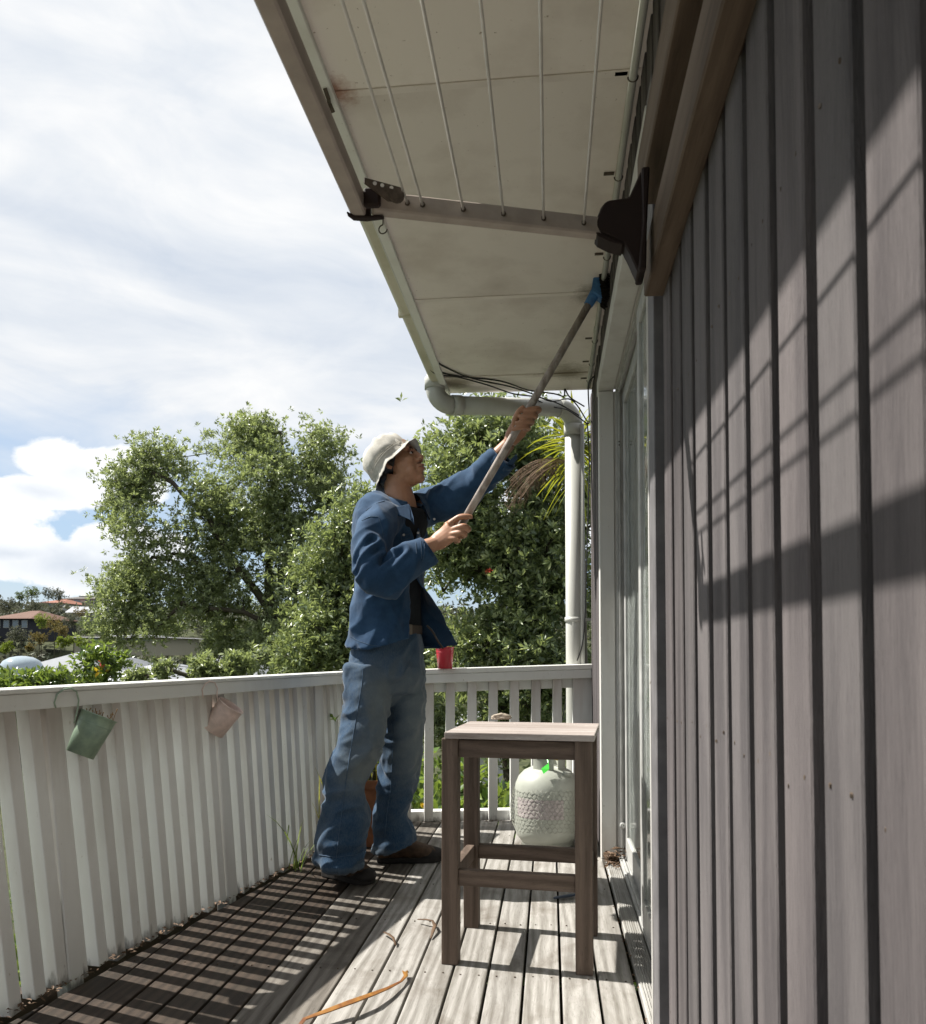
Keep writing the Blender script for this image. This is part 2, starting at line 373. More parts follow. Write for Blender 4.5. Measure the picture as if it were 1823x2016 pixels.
mat_wood('pole_wood', (.50, .45, .41), (.30, .25, .21), 'Z', 40, .6, stain=((.14, .10, .08), 22.0, .6))
mat_plain('alu_frame', (.50, .50, .48), .45, .5, 0, 12, .22, .05)
mat_plain('wire_plastic', (.66, .63, .57), .35, .5)
mat_plain('clothesline_steel', (.40, .345, .30), .55, .3, 0, 20, .15)
mat_plain('black_plastic', (.022, .013, .011), .6, .2, 0, 30, .1)
mat_plain('cable_black', (.02, .02, .02), .5, .4)
mat_plain('rusty_steel', (.10, .075, .055), .6, .4, .3, 60, .4)
mat_plain('dark_under', (.02, .017, .013), .9, .1)
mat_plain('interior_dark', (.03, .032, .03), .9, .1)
s = Nodes('door_glass'); s.color((.75, .80, .76)); s.rough(.04); s.b.inputs['Transmission Weight'].default_value = .85; s.b.inputs['IOR'].default_value = 1.45
s.rough(s.ramp(s.noise(14, 5, .7, vec=s.coords()), [(.4, .03), (.7, .22)])); MATS['door_glass'] = s.m

# ------------------------------------------------------------------ deck
FX0, FY0, FK = -1.391, 1.957, 0.178                 # inner foot line of the long balustrade
def fence_x(y): return FX0 + FK * (y - FY0)
def fence_y(x): return FY0 + (x - FX0) / FK
def rail_y(x): return 4.45 + 0.2 * (x + 0.69)       # inner foot line of the short balustrade
deck = empty('deck', (0, 2.5, 0), kind='structure'); deck['label'] = 'weathered grey timber deck of long boards running along the house wall'
PITCH_B, GAP = 0.1044, 0.0075
x1 = 0.232; i = 0
while x1 > -1.75:
    x0 = x1 - PITCH_B + GAP; y0 = -3.0
    def far(x): return min(rail_y(x) + .02, fence_y(x - .035)) if x < -.93 else rail_y(x) + .02
    ya, yb = far(x0), far(x1)
    if max(ya, yb) > y0 + .1:
        pass
        dz = random.uniform(-.0015, .0015)
        b = MB().add([(x0, y0, -.032), (x1, y0, -.032), (x1, yb, -.032), (x0, ya, -.032), (x0, y0, dz), (x1, y0, dz), (x1, yb, dz), (x0, ya, dz)],
                     [(0, 3, 2, 1), (4, 5, 6, 7), (0, 1, 5, 4), (1, 2, 6, 5), (2, 3, 7, 6), (3, 0, 4, 7)])
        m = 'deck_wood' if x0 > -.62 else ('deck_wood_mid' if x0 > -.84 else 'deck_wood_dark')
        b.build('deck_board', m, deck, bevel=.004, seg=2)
    x1 -= PITCH_B; i += 1
for y in (-2.5, -1.6, -.7, .1, .55, 1.0, 1.45, 1.9, 2.35, 2.8, 3.25, 3.7, 4.15):
    MB().box(max(-1.6, fence_x(y) - .02), .3, y, y + .045, -.17, -.034).build('joist', 'dark_under', deck)
m = MB(); k = .232 - PITCH_B + GAP
for i in range(17):
    for y in (.55, 1.0, 1.45, 1.9, 2.35, 2.8, 3.25, 3.7, 4.15):
        for q in (.022, .075):
            x = k - i * PITCH_B + q; yy = y + .022 + random.uniform(-.006, .006)
            if x > fence_x(yy) + .02: m.tube([(x, yy, -.002), (x, yy, .0019)], .0028, 6)
tag(m.build('nail_heads', 'rusty_steel', deck), kind='stuff')
# the two grooved boards of the door step
th = empty('door_step', (.28, 2.7, 0), kind='structure')
MB().box(.243, .301, 1.2, 3.70, -.02, .006).build('step_board', 'threshold_wood', th, bevel=.002)
g = MB()
for k in range(7): g.box(.2475 + k * .0075, .251 + k * .0075, 1.2, 3.70, .0065, .0095)
g.build('step_rib', 'threshold_wood', th)
MB().box(.306, .334, 1.2, 3.70, -.02, .012).build('step_board', 'threshold_wood', th, bevel=.002)

# ------------------------------------------------------------------ house
house = empty('house', (.25, 2.4, 0), 'house wall of grey brown vertical boards with white soffit, gutter and sliding door', 'house')
WX = .235; BW = .087; BP = .1185; TOP = 2.385
DY0, DY1, DZ = 1.86, 3.70, 2.12                     # door opening
MB().box(WX + .016, WX + .05, -3, 1.75, -.25, 2.55).build('wall', 'cladding_back', house)
MB().box(WX + .016, WX + .05, 1.751, 3.80, DZ + .06, 2.55).build('wall', 'cladding_back', house)
MB().box(WX + .016, WX + .05, 3.801, 4.66, -.25, 2.55).build('wall', 'cladding_back', house)
y = .6508 - BP * 30; k = 0
while y < 4.6:
    y0, y1 = y, y + BW
    z0, z1 = -.15, TOP
    if y1 > 1.742 and y0 < 3.79:
        if y0 < 1.70: y1 = 1.742
        elif y1 > 3.80: y0 = 3.80
        else: z0 = DZ + .082
    jx = random.uniform(-.0012, .0012)
    if y1 - y0 > .02:
        o = MB().box(WX + jx, WX + .0158, y0, y1, z0, z1).build('cladding_board', 'cladding', house, bevel=.002)
    y += BP
m = MB(); yy = .6508 - BP * 4 + BW / 2
while yy < 1.70:
    for z in (.22, .81, 1.40, 1.99):
        for q in (-.024, .026): zz = z + random.uniform(-.012, .012); m.tube([(WX - .0006, yy + q + random.uniform(-.003, .003), zz), (WX + .003, yy + q, zz)], .0024, 6)
    yy += BP
tag(m.build('nail_heads', 'rusty_steel', house), kind='stuff')
# roof, soffit and gutter
SX = -.56
ys = [-3.0, -1.73, -.48, .77, 2.02, 3.27, 4.22]
for a, b in zip(ys[:-1], ys[1:]):
    MB().box(SX, WX + .012, a + .0025, b - .0025, TOP, TOP + .006).build('soffit_panel', 'soffit_paint', house, bevel=.0012)
MB().add([(SX, 4.225, TOP), (WX + .012, 4.225, TOP), (WX + .012, 4.50, TOP), (SX, 4.48, TOP), (SX, 4.225, TOP + .01), (WX + .012, 4.225, TOP + .01), (WX + .012, 4.50, TOP + .01), (SX, 4.48, TOP + .01)],
         [(0, 3, 2, 1), (4, 5, 6, 7), (0, 1, 5, 4), (1, 2, 6, 5), (2, 3, 7, 6), (3, 0, 4, 7)]).build('soffit_panel', 'soffit_paint', house)
for yy in (-1.73, -.48, .77, 2.02, 3.27):
    MB().box(SX, WX, yy - .012, yy + .012, TOP - .004, TOP - .0005).build('soffit_joint', 'soffit_paint', house, bevel=.001)
MB().box(SX, WX, 4.205, 4.245, TOP - .008, TOP - .0005).build('soffit_joint', 'soffit_paint', house, bevel=.001)
o = MB().box(SX - .022, SX + .012, -3, 4.47, TOP - .018, TOP - .001).build('soffit_bead', 'white_paint', house, bevel=.002)
MB().box(SX - .026, SX - .023, -3, 4.47, TOP - .016, TOP + .17).build('fascia', 'white_paint', house)
gx0, gx1 = -.640, SX - .027
gt = MB()
prof = [(gx1, TOP + .09), (gx1, TOP - .004), (gx0 + .02, TOP - .008), (gx0 + .006, TOP + .004), (gx0, TOP + .02), (gx0, TOP + .095), (gx0 + .012, TOP + .10)]
for y0, y1 in ((-3.0, 1.98), (1.984, 3.40), (3.404, 4.36)):
    pp = [(x, y0, z) for x, z in prof] + [(x + .002, y0, z + .002) for x, z in prof[::-1]]
    MB().prism(pp, (0, y1 - y0, 0)).build('gutter', 'gutter_paint', house, bevel=0)
for yy in (1.982, 3.402): MB().box(gx0 - .002, gx1, yy - .012, yy + .012, TOP - .0105, TOP + .03).build('gutter_clip', 'gutter_paint', house)
MB().box(-.66, .6, -3, 4.48, TOP + .11, TOP + .16).build('roof', 'dark_under', house)
MB().box(gx0 - .03, -.5, -3, 4.50, TOP + .161, TOP + .175).build('roof_edge', 'gutter_paint', house)
MB().box(SX, .6, 4.46, 4.49, TOP + .012, TOP + .109).build('fascia', 'white_paint', house)
# conduit under the soffit, with saddle clips
MB().tube([(.212, -3, TOP - .013), (.212, 4.40, TOP - .018)], .0105, 10).build('conduit', 'pipe_plastic', house, smooth=True)
for yy in (2.02, 2.45, 2.95, 3.75, 4.05, 4.3):
    m = MB(); m.tube([(.212 + .0125 * cos(a), yy, TOP - .014 + .0125 * sin(a)) for a in np.linspace(pi * 1.0, pi * 2.1, 9)], .0022, 4)
    m.box(.168, .199, yy - .007, yy + .007, TOP - .004, TOP - .0015); m.build('saddle_clip', 'rusty_steel', house)
for yy in (2.6, 3.6): MB().tube([(.212, yy, TOP - .0135), (.212, yy + .05, TOP - .0135)], .0128, 10).build('conduit_sleeve', 'pipe_plastic', house, smooth=True)
# beams of timber screwed to the wall
MB().box(.196, WX + .002, -2, 1.685, 1.664, 1.757).build('timber_beam', 'beam_wood', house, bevel=.003)
MB().box(.190, WX + .002, -2, 1.735, 1.885, 1.985).build('timber_beam', 'beam_wood', house, bevel=.003)
# door: casings, jambs, aluminium frame, two panes
def piece(n, m, x0, x1_, y0, y1, z0, z1, bev=.002): return MB().box(x0, x1_, y0, y1, z0, z1).build(n, m, house, bevel=bev)
piece('door_casing', 'trim_grey', .224, WX + .02, 1.762, 1.850, -.1, 2.19)
piece('door_casing', 'casing_paint', .221, WX + .02, 1.851, 1.8575, -.1, 2.12)           # near
piece('door_casing', 'casing_paint', .226, .292, 3.702, 3.79, -.02, 2.118)              # far, with its reveal
piece('door_casing', 'casing_paint', .222, .292, 1.8585, 3.795, 2.121, 2.188)           # head
piece('jamb', 'casing_paint', .258, .40, 1.80, 1.857, -.02, 2.12)
piece('jamb', 'casing_paint', .293, .42, 3.708, 3.77, -.02, 2.118)
piece('head_jamb', 'casing_paint', .293, .42, 1.858, 3.706, 2.125, 2.18)
for (a, b, d) in ((.300, .309, .012), (.3095, .318, .022), (.3185, .330, .010), (.3305, .338, .026), (.3385, .352, .012), (.3525, .36, .03)):
    piece('door_frame', 'alu_frame', a, b, 3.706 - d, 3.7075, 0.012, 2.124, .001)
    piece('door_frame', 'alu_frame', a, b, 1.86, 3.675, 2.124 - d, 2.1245, .001)
    piece('door_frame', 'alu_frame', a, b, 1.8575, 1.8575 + d, 0.012, 2.124, .001)
    piece('door_sill', 'alu_frame', a, b, 1.89, 3.675, .012, .018 + d * .8, .001)
def sash(x, y0, y1):
    d = empty('sliding_sash', (x, (y0 + y1) / 2, 0)); d.parent = house; d.location = Vector(d.location) - house.location
    for a, b in ((y0, y0 + .05), (y1 - .05, y1)): MB().box(x - .012, x + .012, a, b, .03, 2.10).build('stile', 'alu_frame', d, bevel=.003)
    MB().box(x - .012, x + .012, y0 + .0505, y1 - .0505, .03, .12).build('bottom_rail', 'alu_frame', d, bevel=.003)
    MB().box(x - .012, x + .012, y0 + .0505, y1 - .0505, 2.04, 2.10).build('top_rail', 'alu_frame', d, bevel=.003)
    MB().box(x - .003, x + .003, y0 + .048, y1 - .048, .118, 2.042).build('pane', 'door_glass', d)
sash(.343, 2.74, 3.69); sash(.312, 1.87, 2.80)
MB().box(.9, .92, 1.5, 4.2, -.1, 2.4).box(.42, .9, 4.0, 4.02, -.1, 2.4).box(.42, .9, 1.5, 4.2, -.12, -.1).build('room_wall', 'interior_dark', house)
for zz in (.30,):
    MB().lathe((.318, 3.683, .165), [(.0, -.004), (.012, -.004), (.014, .004), (.006, .006), (.004, .002), (0, .002)], 14, axis=(0, -1, 0)).build('door_stop', 'alu_frame', house, smooth=True)
for (x, z) in ((.3138, 1.88), (.3138, 1.865)): MB().tube([(x, 3.682, z), (x, 3.686, z)], .0035, 8).build('screw', 'rusty_steel', house)
# downpipe
PY = 4.74; rr = .050
def P(px, py): return A(px, py, PY)
YL = 4.31; gl = A(856, 797, YL); cx, cz = gl.x, gl.z; ex = P(1112, 830).x + rr; pr_ = A(1060, 802, 4.70)
pdir = Vector((ex - cx, PY - YL, pr_.z - cz)).normalized(); hd = Vector((0, 0, 1))
dp = empty('downpipe', (cx, YL, 0)); dp.parent = house; dp.location = Vector(dp.location) - house.location
def dpb(mb, n, mat='pipe_plastic'): return mb.build(n, mat, dp, smooth=True)
c0 = Vector((cx, YL, cz))
arc = [c0 + pdir * (.10 - .10 * cos(a)) + hd * (.10 - .10 * sin(a)) for a in np.linspace(0, pi / 2, 9)]
dpb(MB().tube([(cx, YL, TOP + .05), (cx, YL, cz + .10)], rr * .90, 20), 'outlet')
dpb(MB().tube([(cx, YL, cz + .150), (cx, YL, cz + .143), (cx, YL, cz + .085)], [rr * 1.03, rr * 1.12, rr * 1.12], 20), 'collar')
dpb(MB().tube(arc, rr * 1.02, 20), 'elbow')
dpb(MB().tube([c0 + pdir * .10, c0 + pdir * .155], rr * 1.10, 20), 'collar')
pe_ = Vector((ex, PY, pr_.z)); dpb(MB().tube([c0 + pdir * .15, pe_ - pdir * .10], rr, 20), 'pipe')
arc2 = [pe_ - pdir * (.10 - .10 * sin(a)) + hd * (-.10 + .10 * cos(a)) for a in np.linspace(0, pi / 2, 9)]
dpb(MB().tube(arc2, rr * 1.05, 20), 'elbow'); zt_ = pe_.z - .10
dpb(MB().tube([(ex, PY, zt_), (ex, PY, zt_ - .065)], rr * 1.12, 20), 'collar')
dpb(MB().tube([(ex, PY, zt_ - .06), (ex, PY, .95), (ex, PY, -2.6)], rr, 20), 'pipe')
zb = P(1130, 1220).z
dpb(MB().tube([(ex, PY, zb - .014), (ex, PY, zb + .014)], rr * 1.12, 20), 'pipe_band')
MB().box(ex + rr, ex + rr + .05, PY - .01, PY + .01, zb - .008, zb + .008).build('pipe_bracket', 'pipe_plastic', dp)
MB().tube([(.19, 4.70, 2.25), (.186, 4.70, 1.2), (.19, 4.70, -.6)], .012, 10).build('conduit', 'pipe_plastic', house, smooth=True)

# ------------------------------------------------------------------ balustrades
RZ = .807
fe = empty('balustrade', (-1.2, 3.0, 0), 'long white picket balustrade leaning outwards along the left edge of the deck', 'balustrade')
def foot(y): return Vector((fence_x(y), y, 0))
def head(y):                                        # the pickets lean outwards and are racked towards the near end
    f = foot(y); k = max(0, min(1, (4.1 - y) / 2.0)); return Vector((f.x - .005 - .036 * k, f.y - .10, RZ - .012))
fdir = Vector((FK, 1, 0)).normalized(); fn = Vector((1, -FK, 0)).normalized()
ys_ = np.arange(.60, 4.32, .0785)
for i, y in enumerate(ys_):
    jy = random.uniform(-.004, .004); a, b = foot(y + jy), head(y + jy + random.uniform(-.003, .003)); a.z = random.uniform(-.012, .004)
    o = MB().bar(a - fn * .022, b - fn * .022, .045, .040, up=fdir)
    o.build('picket', 'picket_paint', fe, bevel=.002)
for y in (2.235, 3.02, 3.78):
    a, b = foot(y), head(y); a.z = -.15
    MB().bar(a + fn * .006 - fn * .025, b + fn * .006 - fn * .025, .050, .055, up=fdir).build('post', 'picket_paint', fe, bevel=.003)
tr = [head(y) for y in (.55, 1.2, 2.0, 3.0, 4.42)]
m = MB()
for a, b in zip(tr[:-1], tr[1:]):
    m.bar(Vector((a.x, a.y, RZ - .0065)) + fn * .018, Vector((b.x, b.y, RZ - .0065)) + fn * .018, .038, .044)
m.build('inner_rail', 'white_paint', fe, bevel=.002, weld=.0005)
m = MB()
for a, b in zip(tr[:-1], tr[1:]):
    m.bar(Vector((a.x, a.y, RZ + .0225)) - fn * .012, Vector((b.x, b.y, RZ + .0225)) - fn * .012, .105, .013)
fe2 = m.build('top_rail', 'white_paint', fe, bevel=.002, weld=.0005)
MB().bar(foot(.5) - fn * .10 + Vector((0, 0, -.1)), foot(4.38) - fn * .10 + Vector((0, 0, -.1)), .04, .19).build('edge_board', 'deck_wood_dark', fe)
# short balustrade across the end of the deck
sb = empty('balustrade', (-.3, 4.55, 0), 'short white picket balustrade across the far end of the deck', 'balustrade')
rdir = Vector((1, .2, 0)).normalized(); rn = Vector((.2, -1, 0)).normalized()
def rz(x): return .806 + (x + .93) * .03
xs = [A(px, 1600, 4.5 + .2 * ((px - 1082) * .0028 + .4)).x for px in (716, 758, 799, 843, 885, 928, 970, 1012, 1055, 1097, 1138)]
for x in xs:
    w = .05 if x < .1 else .058
    b = MB().bar((x + random.uniform(-.002, .002), rail_y(x) + .012, .002), (x + .002, rail_y(x) + .012, rz(x) - .05), .024, w, up=rdir); b.build('picket', 'picket_paint', sb, bevel=.002)
x = .205; MB().bar((x, rail_y(x) + .012, .0), (x, rail_y(x) + .012, rz(x) - .05), .024, .062, up=rdir).build('picket', 'picket_paint', sb, bevel=.002)
def rb(n, x0, x1_, dy, w, dz, h, mat='white_paint'):
    a = Vector((x0, rail_y(x0) + dy, rz(x0) + dz)); b = Vector((x1_, rail_y(x1_) + dy, rz(x1_) + dz)); return MB().bar(a, b, w, h).build(n, mat, sb, bevel=.003)
rb('inner_rail', -.93, .232, -.012, .022, -.028, .05); rb('top_rail', -.95, .233, .03, .11, .012, .028); rb('back_rail', -.93, .232, .04, .03, -.075, .06)
a, b = Vector((-.95, rail_y(-.95) + .06, .02)), Vector((.23, rail_y(.23) + .06, .02)); MB().bar(a, b, .06, .07).build('bottom_rail', 'picket_paint', sb, bevel=.004)
x = -.955; MB().bar((x, rail_y(x) + .03, -.1), (x, rail_y(x) + .03, RZ - .02), .085, .085, up=rdir).build('post', 'picket_paint', sb, bevel=.003)
# ------------------------------------------------------------------ clothesline on the wall
CZ, CX = 1.722, -.335
cl = empty('clothesline', (.19, 1.6, 1.72), 'wall mounted folding clothesline with brown steel frame and six pale wires', 'clothesline')
cor = A(722, 388, 1.385); inner = A(1195, 446, 1.56)
ax0 = Vector((cor.x + .01, cor.y, CZ + .002)); ax1 = Vector((inner.x + .02, inner.y, CZ + .02))
MB().bar(ax0, ax1, .026, .034).build('side_arm', 'clothesline_steel', cl, bevel=.003)
MB().bar((CX, -.5, CZ), (CX, 1.392, CZ), .027, .034).build('front_bar', 'clothesline_steel', cl, bevel=.003)
for px in (802, 832, 912, 991, 1070, 1149):
    p = A(px, 404, 1.45); k = (p.x - ax0.x) / (ax1.x - ax0.x)
    for _ in range(3):
        q = ax0.lerp(ax1, k); p = A(px, 386 + (px - 780) * .12, q.y - .013); k = (p.x - ax0.x) / (ax1.x - ax0.x)
    q = ax0.lerp(ax1, k)
    o = MB().tube([(q.x, q.y + .012, q.z), (q.x, q.y - .6, q.z - .004), (q.x, -.5, q.z - .002)], .0023, 8).build('wire', 'wire_plastic', cl, smooth=True)
    MB().tube([(q.x, q.y - .0155, q.z), (q.x, q.y - .013, q.z)], .0052, 8).build('wire_eye', 'rusty_steel', cl)
c = Vector((CX, 1.385, CZ))
MB().prism([(CX - .017, 1.37, CZ - .021), (CX - .006, 1.386, CZ - .021), (CX + .045, 1.392, CZ - .021), (CX + .045, 1.400, CZ - .021), (CX + .012, 1.404, CZ - .021), (CX - .012, 1.398, CZ - .021), (CX - .018, 1.384, CZ - .021)], (0, 0, .005)).build('corner_cap', 'black_plastic', cl, bevel=.002)
MB().prism([(CX - .015, 1.393, CZ - .016), (CX - .010, 1.399, CZ - .016), (CX + .02, 1.403, CZ - .016), (CX + .02, 1.393, CZ - .016)], (0, 0, .030)).build('corner_cap', 'black_plastic', cl)
MB().box(CX + .015, CX + .045, 1.358, 1.372, CZ - .017, CZ + .017).build('corner_block', 'black_plastic', cl, bevel=.004)
pl = [Vector((CX + .02, 1.345, CZ + .024)), Vector((CX + .080, 1.368, CZ + .016)), Vector((CX + .082, 1.366, CZ + .012)), Vector((CX + .085, 1.364, CZ - .010)), Vector((CX + .06, 1.36, CZ - .012)), Vector((CX + .02, 1.345, CZ + .014))]
MB().prism(pl, (.001, -.003, 0)).build('corner_plate', 'rusty_steel', cl, bevel=.0005)
for k in (.3, .5, .75): 
    q = pl[0].lerp(pl[1], k) + Vector((0, -.003, -.006)); MB().tube([q, q + Vector((.0005, -.0015, 0))], .0035, 8).build('plate_hole', 'wire_plastic', cl)
q = Vector((CX + .075, 1.358, CZ - .004)); MB().tube([q, q + Vector((.001, -.004, 0))], .013, 12).build('round_boss', 'rusty_steel', cl)
# the moulded bracket
def BK(px, py, Y=1.53): return A(px, py, Y)
out = [(1192, 396), (1200, 393), (1238, 388), (1262, 335), (1278, 333), (1273, 440), (1271, 535), (1256, 536), (1240, 500), (1228, 477), (1180, 455), (1173, 446), (1172, 436), (1183, 408)]
pts = [BK(*p) for p in out]
MB().prism([p + Vector((0, .0, 0)) for p in pts], (0, .045, 0)).build('wall_bracket', 'black_plastic', cl, bevel=.003)
pts = [BK(*p) for p in ((1262, 335), (1278, 333), (1273, 440), (1271, 535), (1256, 536), (1264, 440))]
MB().prism([p + Vector((0, -.012, 0)) for p in pts], (0, .07, 0)).build('bracket_plate', 'black_plastic', cl, bevel=.003)
pts = [BK(*p) for p in ((1172, 456), (1180, 457), (1228, 478), (1226, 482), (1200, 475), (1178, 464))]
MB().prism(pts, (0, .045, 0)).build('bracket_flap', 'black_plastic', cl, bevel=.001)
# a screw hook under the soffit edge
hk = empty('ceiling_hook', (-.57, 2.5, TOP - .02), 'dark open screw hook under the soffit edge below the clothesline corner', 'hook')
h0 = A(754, 428, 1.0); t_ = (TOP - .018 - CAM_Z) / (h0.z - CAM_Z); h0 = Vector((0, 0, CAM_Z)) + (h0 - Vector((0, 0, CAM_Z))) * t_
hk.location = h0
hp = [h0, h0 + Vector((0, 0, -.022))] + [h0 + Vector((.014 * cos(a), .004 * sin(a), -.040 + .017 * sin(a))) for a in np.linspace(pi * .55, pi * 1.98, 12)]
MB().tube(hp, .0022, 6).build('hook_wire', 'rusty_steel', hk, smooth=True)
hk2 = empty('roller_bracket', (-.57, 2.0, TOP - .02), 'small bent metal clip on the soffit bead at the rust stained joint', 'clip')
hk2.location = (SX - .004, 1.97, TOP - .02); q = hk2.location
MB().bar(q, q + Vector((.004, .02, -.014)), .010, .003).bar(q + Vector((.004, .02, -.014)), q + Vector((-.002, .05, -.006)), .010, .003).bar(q + Vector((-.002, .05, -.006)), q + Vector((.004, .065, -.02)), .012, .003).build('clip_strap', 'rusty_steel', hk2)

# ------------------------------------------------------------------ stool
st = empty('bar_stool', (-.085, 2.605, 0), 'tall square wooden bar stool standing on the deck beside the door', 'stool'); a0 = R(-5.5)
SR = Matrix.Rotation(a0, 3, 'Z'); sc_ = Vector((-.085, 2.605, 0))
def sbox(n, mat, x0, x1_, y0, y1, z0, z1, bev=.003, tilt=0):
    o = MB().box(x0, x1_, y0, y1, z0, z1)
    o.v = [tuple(SR @ Vector(v) + sc_) for v in o.v]; return o.build(n, mat, st, bevel=bev, seg=2)
lx, ly, lw = .199, .165, .025
for sx in (-1, 1):
    for sy in (-1, 1): sbox('leg', 'stool_wood', sx * lx - lw, sx * lx + lw, sy * ly - lw * .9, sy * ly + lw * .9, 0, .672, .003)
for sy in (-1, 1):
    sbox('apron', 'stool_wood_across', -lx + lw, lx - lw, sy * ly - .011, sy * ly + .011, .615, .668)
    sbox('stretcher', 'stool_wood_across', -lx + lw, lx - lw, sy * ly - .014, sy * ly + .014, .232, .280)
for sx in (-1, 1):
    sbox('apron', 'stool_wood', sx * lx - .011, sx * lx + .011, -ly + lw * .9, ly - lw * .9, .615, .668)
    sbox('stretcher', 'stool_wood', sx * lx - .014, sx * lx + .014, -ly + lw * .9, ly - lw * .9, .232, .280)
n = 6; dd = .40 / n
for k in range(n): sbox('seat_slat', 'stool_seat_wood', -.213, .232, -.20 + k * dd + .0015, -.20 + (k + 1) * dd - .0015, .6725, .692, .0025)

# knotted cord left on the seat
kc = empty('knotted_cord', (-.12, 2.72, .692), 'small heap of pale knotted cord lying on the back edge of the stool seat', 'cord')
p0 = G(987, 1420, .693); kc.location = p0; q = []
for k in range(60):
    a = k * .9; q.append(p0 + Vector((.026 * sin(a * 1.1) * (1 - k / 200) + .008 * sin(k), .014 * cos(a * .83), .010 + .0085 * (1 + sin(a * .37 + k * .1)) * (1 - abs(sin(a * 1.1)) * .6))))
mat_plain('cord_cotton', (.52, .44, .35), .9, .2, 0, 200, .3, .4)
MB().tube(q, .0038, 6).build('cord_coil', 'cord_cotton', kc, smooth=True)

# ------------------------------------------------------------------ gas bottle
mat_plain('bottle_enamel', (.52, .54, .47), .35, .5, 0, 8, .10, .05)
mat_plain('net_plastic', (.46, .47, .40), .5, .4); mat_plain('bottle_label', (.62, .55, .54), .5, .3, 0, 50, .3)
mat_plain('green_tag', (.06, .62, .05), .4, .5); mat_plain('brass', (.4, .3, .14), .4, .5, .8)
gc = Vector((-.015, 3.97, 0)); gb = empty('gas_bottle', gc, 'pale green steel gas bottle wearing a plastic net sleeve behind the stool', 'gas bottle')
rb_ = .157; prof = [(0, .018), (.09, .018), (.125, .028), (.147, .055), (rb_, .085), (rb_, .27), (.153, .30), (.138, .335), (.112, .362), (.075, .380), (.035, .388), (0, .389)]
MB().lathe(gc, prof, 40).build('cylinder_body', 'bottle_enamel', gb, smooth=True)
MB().lathe(gc, [(.118, .04), (.122, .0), (.126, .0), (.126, .045)], 32).build('foot_ring', 'bottle_enamel', gb, smooth=True)
coll = MB(); coll.lathe(gc, [(.082, .362), (.085, .48), (.090, .484), (.089, .478), (.085, .36)], 24, sweep=(pi * 1.22, pi * 1.62)); coll.lathe(gc, [(.082, .362), (.085, .48), (.090, .484), (.089, .478), (.085, .36)], 24, sweep=(-.9, 1.2)); coll.lathe(gc, [(.083, .46), (.085, .483), (.090, .484), (.089, .46)], 24, sweep=(1.2, pi * 1.22))
coll.build('collar', 'bottle_enamel', gb, smooth=True)
for a in (pi * 1.30, pi * 1.44): 
    q = gc + Vector((.0915 * cos(a), .0915 * sin(a), .445)); d = Vector((cos(a), sin(a), 0)); MB().tube([q - d * .003, q + d * .0006], .011, 12).build('collar_hole', 'dark_under', gb)
MB().lathe(gc + Vector((.0, 0, 0)), [(0, .39), (.018, .39), (.018, .41), (.013, .415), (.013, .45), (.024, .452), (.024, .47), (0, .472)], 16).build('valve', 'brass', gb, smooth=True)
MB().tube([gc + Vector((0, 0, .43)), gc + Vector((.06, -.05, .425))], .011, 10).build('valve_outlet', 'brass', gb, smooth=True)
MB().tube([gc + Vector((.075, -.088, .36)), gc + Vector((.115, -.075, .355))], .011, 10).build('weld_boss', 'bottle_enamel', gb, smooth=True)
# label patch, tag and net
MB().lathe(gc, [(rb_ + .0006, .155), (rb_ + .0006, .245)], 14, sweep=(pi * 1.15, pi * 1.66)).build('paper_label', 'bottle_label', gb, smooth=True)
tp = gc + Vector((.0, -.1, .40)); 
MB().add([tp + Vector((-.028, -.03, -.012)), tp + Vector((-.016, -.045, -.034)), tp + Vector((.010, -.035, -.014)), tp + Vector((.008, -.01, .012)), tp + Vector((.0, .01, .05)), tp + Vector((.006, .012, .05))], [(0, 1, 2, 3), (3, 4, 5)]).build('plastic_tag', 'green_tag', gb)
MB().tube([tp + Vector((.006, -.008, .012)), tp + Vector((.0, .02, .035)), tp + Vector((.008, .03, .06)), tp + Vector((.0, .08, .06))], .004, 5).build('tag_tie', 'green_tag', gb)
net = MB(); na, nz = 42, 11; z0, z1 = .082, .285
def npnt(i, j, k): 
    a = 2 * pi * (i + .5 * (j % 2)) / na; z = z0 + (z1 - z0) * (j + k) / nz + .006 * noise.noise(Vector((a * 3, j * .7, 1))); bul = .012 * math.exp(-((a - pi * .98) ** 2) * 6) * sin(pi * (z - z0) / (z1 - z0)) * 1.6
    r = rb_ + .0025 + bul + .0012 * sin(7 * a + 3 * j) - max(0, .1 - z) * .3
    return gc + Vector((r * cos(a), r * sin(a), z + .004 * sin(3 * a)))
for j in range(nz):
    for i in range(na):
        a = 2 * pi * i / na
        p, q2 = npnt(i, j, .0), npnt(i, j, .42); net.tube([p, q2], .0009, 3, cap=False)
        o1 = 0 if j % 2 else -1
        net.tube([q2, npnt(i + o1, j + 1, 0)], .0009, 3, cap=False); net.tube([q2, npnt(i + o1 + 1, j + 1, 0)], .0009, 3, cap=False)
tag(net.build('net_sleeve', 'net_plastic', gb), kind=None)

